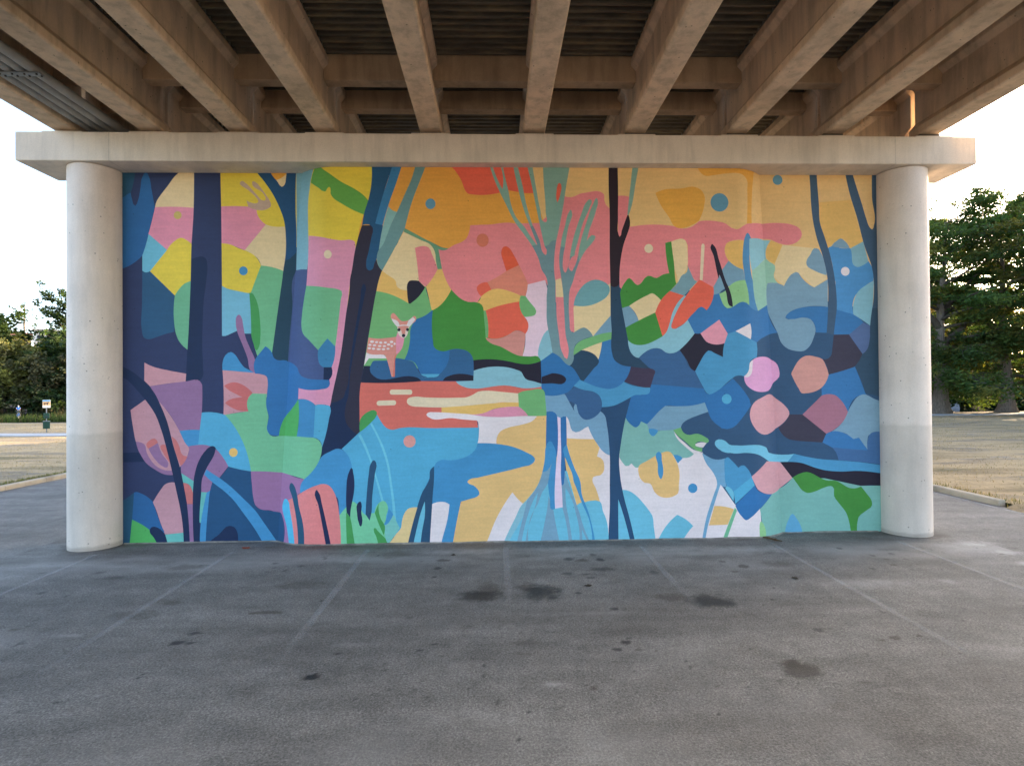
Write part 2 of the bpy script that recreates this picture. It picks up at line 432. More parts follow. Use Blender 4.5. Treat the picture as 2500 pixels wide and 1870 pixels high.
road = tag(grid_mesh('asphalt_road', xs, ys, lambda X, Y: 0 * X, M['asphalt'], attr=('stain', stain_fn)), kind='structure')

M['bounce_fill'] = concrete('bounce_slab_pale', (0.75, 0.66, 0.54), 0.9, pits=False)  # unseen pale slab added behind the camera to bounce light under the deck
tag(grid_mesh('bounce_slab', np.array([KL - 0.02, -8, 0, 6, KR + 0.02]), np.array([-60, -45, -30, -17.0]), lambda X, Y: 0 * X + 0.006, M['bounce_fill']), kind='structure')

def lawn_z(X, Y):
    z = 0.09 + 0.05 * (fbm(X * 0.25 + 50, Y * 0.25 + 50, 5) - 0.5)
    edge = np.where(X < 0, 53.0, 55.5)
    z = z - np.clip((Y - edge) / 5.0, 0, 1) ** 1.3 * 1.6
    return z
ysl = np.concatenate([np.linspace(-120, 0, 9), np.arange(2, 53, 1.0), np.arange(53, 63, 0.6)])
tag(grid_mesh('lawn', np.concatenate([[-900, -400, -200], np.arange(-130, -15.5, 1.7), [KL - 0.17]]), ysl, lawn_z, M['lawn']), kind='structure')
tag(grid_mesh('lawn', np.concatenate([[KR + 0.17], np.arange(13.2, 90, 1.7), [130, 250, 500, 900]]), ysl, lawn_z, M['lawn']), kind='structure')
tag(grid_mesh('river_bank', np.array([KL - 0.3, -8, 0, 8, KR + 0.3]), np.array([51.9, 53, 56, 62.5]), lambda X, Y: -0.03 - np.clip((Y - 52) / 8, 0, 1) * 1.6, M['bank']), kind='structure')
tag(mesh_obj('ground', [(-2500, -500, -2.2), (2500, -500, -2.2), (2500, 3000, -2.2), (-2500, 3000, -2.2)], [(0, 1, 2, 3)], M['bank']), kind='structure')
tag(mesh_obj('river_water', [(-1500, 54, -0.9), (1500, 54, -0.9), (1500, 150, -0.9), (-1500, 150, -0.9)], [(0, 1, 2, 3)], M['water']), kind='structure')
def far_z(X, Y):
    e = np.where(X < 5, 124.0, 88.0)
    return -1.4 + np.clip((Y - e) / 7, 0, 1) * 2.2 + 0.5 * fbm(X * 0.05 + 80, Y * 0.05 + 80, 9)
tag(grid_mesh('far_bank', np.concatenate([[-1500, -600, -300], np.arange(-200, 200, 6.0), [300, 600, 1500]]),
              np.concatenate([np.arange(84, 136, 3.0), [160, 250, 600, 2500]]), far_z, M['bank']), kind='structure')

# ragged edge where the lawn runs down to the road past the end of the right kerb
tag(grid_mesh('lawn', np.array([KR - 0.10, KR - 0.02, KR + 0.06, KR + 0.18]), np.arange(-30, 12.9, 0.33),
              lambda X, Y: np.clip((X - KR + 0.08 + 0.05 * np.sin(Y * 3.1) + 0.04 * np.sin(Y * 7.7)) * 0.42, -0.02, 0.12), M['lawn']), kind='structure')
# kerbs: a low upstand with a rounded nose
def kerb(y0, y1, x, side, name):
    prof = [(0, -0.05), (0, 0.09), (0.012, 0.125), (0.04, 0.145), (0.15, 0.15), (0.17, 0.14), (0.17, -0.05)]
    yy = [y0] + list(np.arange(math.ceil(y0 / 1.5) * 1.5 + 0.4, y1 - 0.2, 1.5)) + [y1]
    mb = MB()
    for a, b in zip(yy[:-1], yy[1:]):
        k = len(prof)
        g = 0.006
        vs = [(x + side * px, a + g, pz) for px, pz in prof] + [(x + side * px, b - g, pz) for px, pz in prof]
        fs = [(i, (i + 1) % k, (i + 1) % k + k, i + k) for i in range(k)] + [tuple(range(k)), tuple(range(2 * k - 1, k - 1, -1))]
        mb.add(vs, fs)
    return tag(mb.build(name, M['kerb']), kind='structure')
kerb(-30, 51, KL, -1, 'kerb')
kerb(12.85, 51, KR, 1, 'kerb')

def strip(name, x, y0, y1, w, mat, y_fade_low=True, z=0.004):
    """painted line along y; uv y = 1 at the far end"""
    n = 14
    vs = []; fs = []
    for i in range(n + 1):
        t = i / n; y = y0 + (y1 - y0) * t
        vs += [(x - w / 2, y, z), (x + w / 2, y, z)]
    for i in range(n):
        fs.append((2 * i, 2 * i + 1, 2 * i + 3, 2 * i + 2))
    o = mesh_obj(name, vs, fs, mat)
    uv = o.data.uv_layers.new(name='UVMap')
    for lp in o.data.loops:
        vi = lp.vertex_index
        uv.data[lp.index].uv = (vi % 2, (vi // 2) / n if y_fade_low else 1.0)
    return tag(o, kind='structure')
for lx, ly in ((-7.14, 4.0), (-4.74, 5.2), (-2.33, 5.6), (0.17, 7.4), (2.64, 7.2), (5.08, 5.0), (7.46, 3.6)):
    strip('stall_line', lx, ly, 10.12, 0.125, M['line'])
strip('edge_line', 11.78, -30, 51, 0.10, M['edge_line'], False)
# paths across the lawn
def path(name, pts, w):
    vs = []; fs = []
    P = [Vector(p) for p in pts]
    for i, p in enumerate(P):
        d = (P[min(i + 1, len(P) - 1)] - P[max(i - 1, 0)]).normalized(); nn = Vector((-d.y, d.x))
        for s in (-1, 1):
            q = p + nn * w / 2 * s
            vs += [(q.x, q.y, 0.155), (q.x, q.y, -0.1)]
    for i in range(len(P) - 1):
        a, b = 4 * i, 4 * (i + 1)
        fs += [(a, b, b + 2, a + 2), (a + 1, b + 1, b, a), (a + 2, b + 2, b + 3, a + 3)]
    return tag(mesh_obj(name, vs, fs, M['path']), kind='structure')
path('footpath', [(-130, 56), (-90, 48), (-60, 41.5), (-45, 39.2), (-33, 37.3), (-28, 36.8), (-20, 36.6), (-15, 36.6)], 1.9)
path('footpath', [(12.4, 46.5), (25, 48.8), (40, 49.9), (50, 50.0), (62, 49.4), (90, 46)], 1.6)

# ------------------------------------------------------------------ bridge pier: cap, columns, bearing seats
GX = (-7.89, -6.33, -4.72, -3.13, -1.17, 0.78, 2.71, 4.68, 6.56, 8.47)
def soffit(x):
    return 7.742 + 0.003 * x
pier = empty('bridge_pier', (0.3, D + CAP_D / 2, 0), 'pale concrete bridge pier with a long bent cap on two round columns', 'bridge pier')
px, py = pier.location.x, pier.location.y
mb = MB().box(CAP_X0 - px, CAP_X1 - px, D - py, D + CAP_D - py, CAP_Z0, CAP_Z1)
mb.build('bent_cap', M['cap'], pier, bevel=0.02)
for cx in COL_X:
    m = MB().lathe([(COL_R + 0.0, -0.02), (COL_R, 0.06)] + [(COL_R, z) for z in np.linspace(0.3, CAP_Z0 - 0.01, 12)], 72)
    o = m.build('column', M['column'], pier, smooth=True, loc=(cx - px, 0, 0))
    mod = o.modifiers.new('edge', 'EDGE_SPLIT'); mod.split_angle = R(40)
for gx in GX:
    z = soffit(gx)
    MB().box(gx - 0.36 - px, gx + 0.36 - px, -0.44, 0.44, CAP_Z1 - 0.005, CAP_Z1 + 0.045).build('bearing_seat', M['cap'], pier, bevel=0.012)
    for yy in (-0.22, 0.22):
        MB().box(gx - 0.19 - px, gx + 0.19 - px, yy - 0.11, yy + 0.11, CAP_Z1 + 0.04, z - 0.002).build('bearing_pad', plain('rubber', (0.10, 0.085, 0.07)) if 'rubber' not in bpy.data.materials else bpy.data.materials['rubber'], pier)

# ------------------------------------------------------------------ bridge deck: girders, diaphragms, deck forms, slab
SPANS = ((-16.0, 10.70), (10.80, 30.0))
deck = empty('bridge_deck', (0.3, 10.75, 7.7), 'overhead concrete road deck on long parallel tan girders', 'bridge deck')
dx, dy, dz = deck.location
HALF = [(0.185, 0), (0.21, 0.025), (0.21, 0.15), (0.085, 0.30), (0.085, 0.93), (0.175, 1.03), (0.175, 1.16)]
sec = HALF + [(-x, z) for x, z in reversed(HALF)]
ns = len(sec)
for (y0, y1) in SPANS:
    for gx in GX:
        z0 = soffit(gx)
        yy = np.linspace(y0, y1, 12)
        vs = [(gx - dx + a, y - dy, z0 - dz + b) for y in yy for a, b in sec]
        fs = []
        for i in range(len(yy) - 1):
            for k in range(ns):
                k2 = (k + 1) % ns
                fs.append((i * ns + k, (i + 1) * ns + k, (i + 1) * ns + k2, i * ns + k2))
        fs += [tuple(range(ns)), tuple((len(yy) - 1) * ns + k for k in range(ns - 1, -1, -1))]
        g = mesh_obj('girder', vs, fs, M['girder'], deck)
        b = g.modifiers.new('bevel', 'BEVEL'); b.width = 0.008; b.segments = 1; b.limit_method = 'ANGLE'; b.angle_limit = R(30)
for a, b in zip(GX[:-1], GX[1:]):
    z0 = (soffit(a) + soffit(b)) / 2
    for (y0, y1, zb) in ((10.0, 10.24, 0.74), (11.16, 11.40, 0.82), (2.4, 2.64, 0.55), (24.0, 24.24, 0.55)):
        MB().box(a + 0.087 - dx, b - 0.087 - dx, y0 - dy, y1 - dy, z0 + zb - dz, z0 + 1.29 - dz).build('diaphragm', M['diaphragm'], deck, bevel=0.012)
    # corrugated permanent formwork between the girder flanges, ribs across the bay
    for (y0, y1) in SPANS:
        vs = []; fs = []
        y = y0; pts = []
        while y < y1:
            for o_, h in ((0, 0), (0.055, 0), (0.075, 0.075), (0.14, 0.075)):
                pts.append((y + o_, h))
            y += 0.165
        for (yy, h) in pts:
            for s in (a + 0.16, b - 0.16):
                vs.append((s - dx, yy - dy, soffit(s) + 1.185 + h - dz))
        for i in range(len(pts) - 1):
            fs.append((2 * i, 2 * i + 2, 2 * i + 3, 2 * i + 1))
        mesh_obj('deck_form', vs, fs, M['form'], deck)
for (y0, y1) in SPANS:
    z = soffit(0) + 1.26
    vs = []
    for yv in (y0, y1 - 0.03):
        for zt in (0, 0.22):
            for xv in (GX[0] - 0.95, GX[-1] + 0.95):
                vs.append((xv - dx, yv - dy, soffit(xv) + 1.26 + zt - dz))
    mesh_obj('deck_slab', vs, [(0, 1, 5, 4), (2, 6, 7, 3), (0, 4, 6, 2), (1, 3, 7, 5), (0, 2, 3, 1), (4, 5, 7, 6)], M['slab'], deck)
    for sx, sgn in ((GX[0] - 0.95, 1), (GX[-1] + 0.95, -1)):
        zz = soffit(sx) + 1.48 - dz
        x0, x1 = sorted((sx - dx, sx + sgn * 0.3 - dx))
        MB().box(x0, x1, y0 - dy, y1 - 0.03 - dy, zz, zz + 0.8).build('parapet', M['slab'], deck)

# conduits slung between the two leftmost girders
M['conduit'] = plain('conduit_grey', (0.34, 0.33, 0.30), 0.5, var=0.2, scale=2.0)
M['galv'] = plain('galvanised_steel', (0.24, 0.26, 0.27), 0.45, 0.5, 0.2)
M['bolt'] = plain('bolt_steel', (0.06, 0.055, 0.05), 0.5, 0.6)
cond = empty('utility_conduits', (-7.27, 8.6, 7.8), 'bank of four grey pipes on a bolted steel bracket beside the leftmost girder', 'utility pipes')
for k in range(4):
    x = -0.27 + 0.18 * k
    MB().tube([(x, -24.0, 0.04), (x, -6, 0.03), (x, 2.0, 0.035), (x, 12, 0.03)], 0.074, 16, False).build('pipe', M['conduit'], cond, smooth=True)
for yb in (0.0, -6.0):
    br = MB().box(-0.40, 0.40, yb - 0.05, yb + 0.05, -0.062, -0.042).build('bracket', M['galv'], cond, bevel=0.003)
    for k in range(5):
        for s in (-0.028, 0.028):
            MB().lathe([(0.012, -0.08), (0.014, -0.074), (0.014, -0.062)], 8).build('bolt', M['bolt'], br, loc=(-0.36 + 0.18 * k + s * 0.6, yb + s, 0))

# ------------------------------------------------------------------ mural wall
DC, DS = 0.24, 0.56            # recess of the wall behind the cap face: centre bay, side bays
def lerp(a, b, t): return a + (b - a) * t
def wall_y(x, z):
    """plan of the wall: the centre bay swells forward from two leaning creases"""
    t = np.clip(z / CAP_Z0, 0, 1)
    cl = lerp(-4.206, -3.716, t); fl = lerp(-3.48, -3.04, t)
    cr = lerp(5.66, 5.285, t); fr = lerp(5.0, 4.65, t)
    sl = np.clip((x - cl) / (fl - cl), 0, 1); sr = np.clip((cr - x) / (cr - fr), 0, 1)
    s = np.minimum(sl, sr)
    return D + DS - (DS - DC) * (1 - (1 - s) ** 1.9)
WX0, WX1, WZ0, WZ1 = -7.45, 7.95, -0.02, CAP_Z0 + 0.004
PAL = {'nv': (42, 52, 86), 'dk': (20, 38, 70), 'bk': (33, 30, 46), 'bkp': (40, 28, 38), 'bk2': (27, 34, 56), 'bt': (44, 41, 58), 'tl': (32, 74, 100), 'tl2': (38, 80, 112), 'tl3': (32, 62, 80), 'tl4': (30, 72, 108), 'tl5': (38, 64, 86), 'tl6': (48, 72, 92), 'db': (46, 104, 155), 'db2': (38, 92, 142), 'db3': (32, 74, 112), 'db4': (56, 118, 158), 'db5': (38, 90, 138), 'db6': (54, 110, 160), 'mb': (64.02, 132.29999999999998, 175.42000000000002), 'mb2': (71.78, 137.97, 175.42000000000002), 'mb3': (74, 134, 182), 'mbx': (60.14, 124.74, 166.47), 'lb': (79.53999999999999, 154.98, 186.16), 'lb2': (94, 156, 188), 'sb': (54, 90, 130), 'sb2': (48, 92, 132), 'sb3': (80, 100, 138), 'sb4': (62, 98, 140), 'gb': (114, 148, 168), 'gb2': (114, 150, 174), 'gb3': (114, 146, 156), 'gb4': (118, 148, 166), 'gb5': (108, 152, 180), 'ag': (128, 172, 184), 'ag2': (126.2, 166.7, 163.4), 'agr': (126, 166, 176), 'aq': (104, 172, 192), 'aq2': (110, 166, 186), 'aq3': (104, 178, 196), 'aq4': (132, 178, 190), 'aq5': (112, 178, 200), 'ye': (273.4, 239.9, 85.1), 'lo': (243.4, 193.8, 110.4), 'lo2': (222, 178, 116), 'lo3': (224, 192, 136), 'cr': (228.0, 201.4, 154.9), 'cr3': (214, 194, 164), 'tan': (266.5, 219.5, 148.9), 'mu': (192, 168, 96), 'tp': (184, 154, 134), 'or2': (252.6, 183.2, 74.3), 'or3': (250.1, 183.2, 81.7), 'rp': (217.9, 137.3, 156.3), 'lp': (208, 138, 162), 'lp2': (214, 152, 188), 'pk': (216, 138, 158), 'pk2': (208, 134, 154), 'pk3': (210, 138, 152), 'pw': (218, 188, 200), 'pw2': (220, 196, 212), 'ro': (233.1, 136.3, 141.0), 'rd': (223.7, 97.9, 76.9), 'rd2': (190, 100, 98), 'rd3': (204, 108, 92), 'rd4': (211.8, 87.9, 60.8), 'rd5': (202, 102, 90), 'rd6': (190, 106, 104), 'rs': (200.5, 110.4, 87.9), 'rs2': (206.4, 123.9, 104.3), 'sal': (190, 136, 142), 'sal2': (184, 134, 142), 'sa': (206, 134, 122), 'sl': (198, 132, 122), 'sl3': (198, 140, 130), 'sl4': (204, 148, 152), 'dsal': (208, 142, 134), 'mr': (160, 106, 122), 'co': (208, 120, 118), 'mv': (140, 102, 136), 'mv2': (148, 104, 140), 'inx': (66, 82, 124), 'wi': (62, 52, 72), 'wi2': (58, 54, 70), 'gr': (106, 168, 130), 'gr2': (110, 172, 132), 'gl': (108, 170, 126), 'gl2': (114, 184, 142), 'gg': (64, 130, 56), 'gg2': (66, 140, 76), 'gg3': (95.6, 153.8, 69.9), 'gg4': (76, 158, 84), 'gs': (100, 142, 112), 'mg': (108, 164, 106), 'lgn': (138, 184, 128), 'tg': (122, 168, 158), 'tg2': (116, 178, 168), 'tg3': (118, 168, 158), 'sg': (98, 168, 160), 'sea': (142, 182, 162), 'tq': (106, 152, 158), 'ga': (119.5, 165.1, 180.3), 'gt': (101.4, 137.5, 139.7), 'gs2': (123.8, 158.2, 146.7), 'gt2': (108, 136, 142), 'tb': (35.9, 80.4, 117.3), 'lbs': (56.3, 117.2, 162.2), 'bl': (92.4, 142.0, 166.7), 'cy': (75.66, 164.42999999999998, 195.11), 'wh': (216, 202, 202), 'wd': (214, 198, 188), 'st': (48, 78, 108), 'tk': (60, 84, 108), 'bst': (72, 128, 170), 'sl2': (38, 72, 100), 'dk2': (26, 38, 70), 'nv4': (38, 70, 102), 'or': (259.6, 183.3, 81.5)}
GAIN = 1.25
